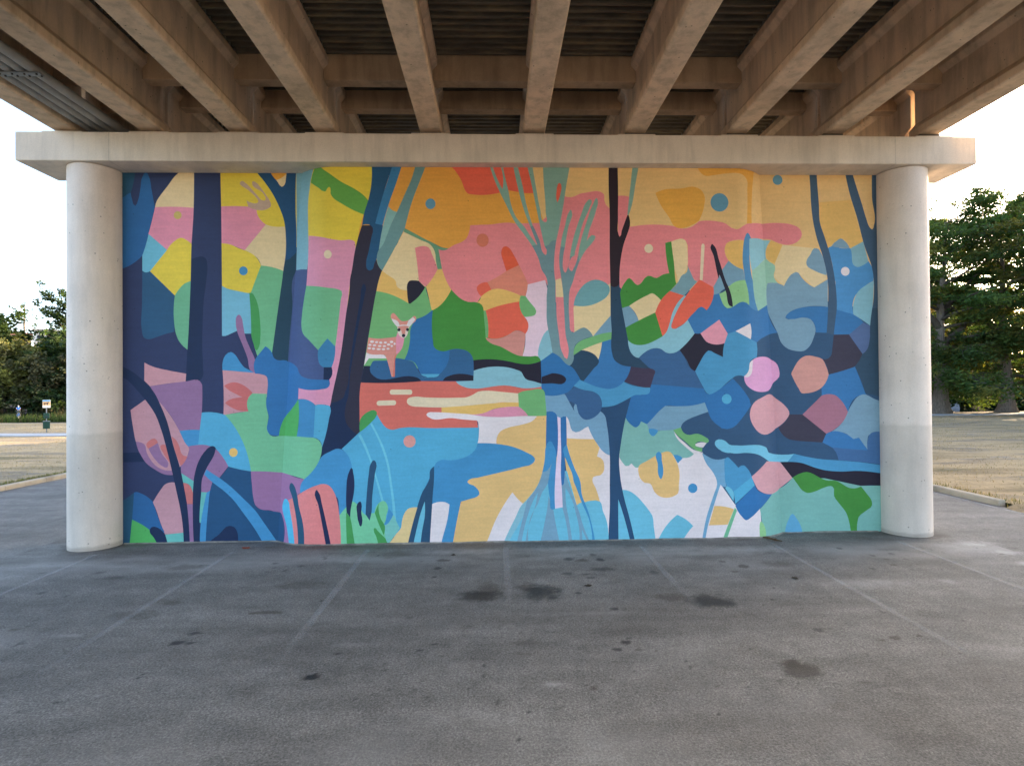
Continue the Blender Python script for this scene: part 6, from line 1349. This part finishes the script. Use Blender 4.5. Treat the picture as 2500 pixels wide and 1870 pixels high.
# ------------------------------------------------------------------ small things on the asphalt
M['stick'] = m_bark('stick_bark', (0.12, 0.075, 0.04), (14, 14, 14))
tw = MB().tube([(0, 0, 0.02), (0.06, -0.09, 0.03), (0.13, -0.20, 0.022), (0.22, -0.28, 0.02)], [0.012, 0.019, 0.017, 0.008], 8)
tw.tube([(0.10, -0.16, 0.025), (0.155, -0.165, 0.035), (0.19, -0.15, 0.03)], [0.009, 0.006, 0.003], 6)
tag(tw.build('fallen_stick', M['stick'], smooth=True, loc=(5.10, 10.45, 0)), 'short brown stick lying by the foot of the mural wall at right', 'stick')
lf = plain('fallen_leaf', (0.34, 0.07, 0.025), 0.7)
def leaf(loc, rz, s, label, mat):
    pts = [(0, -0.06), (0.03, -0.03), (0.055, 0.0), (0.03, 0.02), (0.02, 0.06), (0, 0.085), (-0.02, 0.06), (-0.035, 0.02), (-0.055, 0.0), (-0.03, -0.03)]
    vs = [(a * s, b * s, 0.006 + 0.9 * s * (a * a) + 0.04 * s * abs(b)) for a, b in pts] + [(0, 0, 0.004)]
    n = len(pts)
    o = mesh_obj('fallen_leaf', vs, [(i, (i + 1) % n, n) for i in range(n)], mat, loc=loc)
    o.rotation_euler = (0, 0, rz)
    so = o.modifiers.new('thick', 'SOLIDIFY'); so.thickness = 0.002
    return tag(o, label, 'leaf', 'fallen leaves on the asphalt')
leaf((-4.60, 10.35, 0.003), 1.2, 1.3, 'rust red leaf lying at the foot of the wall left of the mauve stem', lf)
bl_ = plain('dry_leaf', (0.045, 0.035, 0.022), 0.7)
for i, (x, y, lb_) in enumerate(((-0.75, 9.7, 'small dark leaf on the asphalt near the third stall line'), (1.35, 8.1, 'small dark leaf in the middle of a stall, apart from the oil spots'), (4.5, 8.25, 'small dark leaf near the right stall line'))):
    leaf((x, y, 0.003), i * 1.7, 0.9, lb_, bl_)

# red stencilled letters on the left kerb face
cu = bpy.data.curves.new('kerb_lettering', 'FONT'); cu.body = 'NO PARKING'; cu.size = 0.15; cu.extrude = 0.001
M['red_paint'] = plain('red_stencil', (0.30, 0.02, 0.02), 0.7)
cu.materials.append(M['red_paint'])
tf = bpy.data.objects.new('kerb_lettering_curve', cu); COL.objects.link(tf)
bpy.context.view_layer.update()
tm = bpy.data.meshes.new_from_object(tf.evaluated_get(bpy.context.evaluated_depsgraph_get()))
bpy.data.objects.remove(tf)
tx = bpy.data.objects.new('kerb_lettering', tm); link(tx)
tx.location = (KL + 0.003, 19.35, 0.012); tx.rotation_euler = (R(90), 0, R(90)); tx.scale = (1.0, 0.8, 1)
tag(tx, 'worn red letters stencilled on the kerb face beside the left column', 'lettering')

# ------------------------------------------------------------------ camera, light, sky
cam = bpy.data.cameras.new('camera'); cam.sensor_width = 36.0; cam.lens = 36.0 * 1350 / 2500; cam.clip_end = 6000; cam.clip_start = 0.05
co_ = bpy.data.objects.new('camera', cam); link(co_)
co_.matrix_world = Matrix([[0.999498, 0.008035, -0.030642, 0.0], [-0.030564, -0.009697, -0.999486, 0.0], [-0.008328, 0.999921, -0.009447, 2.90511], [0.0, 0.0, 0.0, 1.0]])
C.camera = co_

SUN_AZ, SUN_EL = (57.0, 10.5)
sun = bpy.data.lights.new('sun', 'SUN'); sun.energy = 2.8; sun.angle = R(0.5); sun.color = (1.0, 0.76, 0.50)
so = bpy.data.objects.new('sun', sun); link(so)
dvec = Vector((math.sin(R(SUN_AZ)) * math.cos(R(SUN_EL)), math.cos(R(SUN_AZ)) * math.cos(R(SUN_EL)), math.sin(R(SUN_EL))))
so.rotation_euler = dvec.to_track_quat('Z', 'Y').to_euler(); so.location = dvec * 60
w = bpy.data.worlds.new('World'); C.world = w; w.use_nodes = True
sky = w.node_tree.nodes.new('ShaderNodeTexSky'); sky.sky_type = 'NISHITA'; sky.sun_disc = False
sky.sun_elevation = R(SUN_EL); sky.sun_rotation = R(SUN_AZ); sky.altitude = 200; sky.air_density = 0.6; sky.dust_density = 2.0; sky.ozone_density = 0.0
bg = w.node_tree.nodes['Background']; bg.inputs['Strength'].default_value = 0.13
w.node_tree.links.new(sky.outputs[0], bg.inputs[0])
C.view_settings.view_transform = 'Standard'; C.view_settings.look = 'None'; C.view_settings.exposure = 3.1; C.view_settings.gamma = 1.0
C.cycles.max_bounces = 8; C.cycles.diffuse_bounces = 6; C.cycles.transparent_max_bounces = 12
C.cycles.use_adaptive_sampling = True
C.cycles.sample_clamp_indirect = 6.0
try:
    C.cycles.use_denoising = True; C.cycles.denoiser = 'OPENIMAGEDENOISE'
except Exception:
    pass
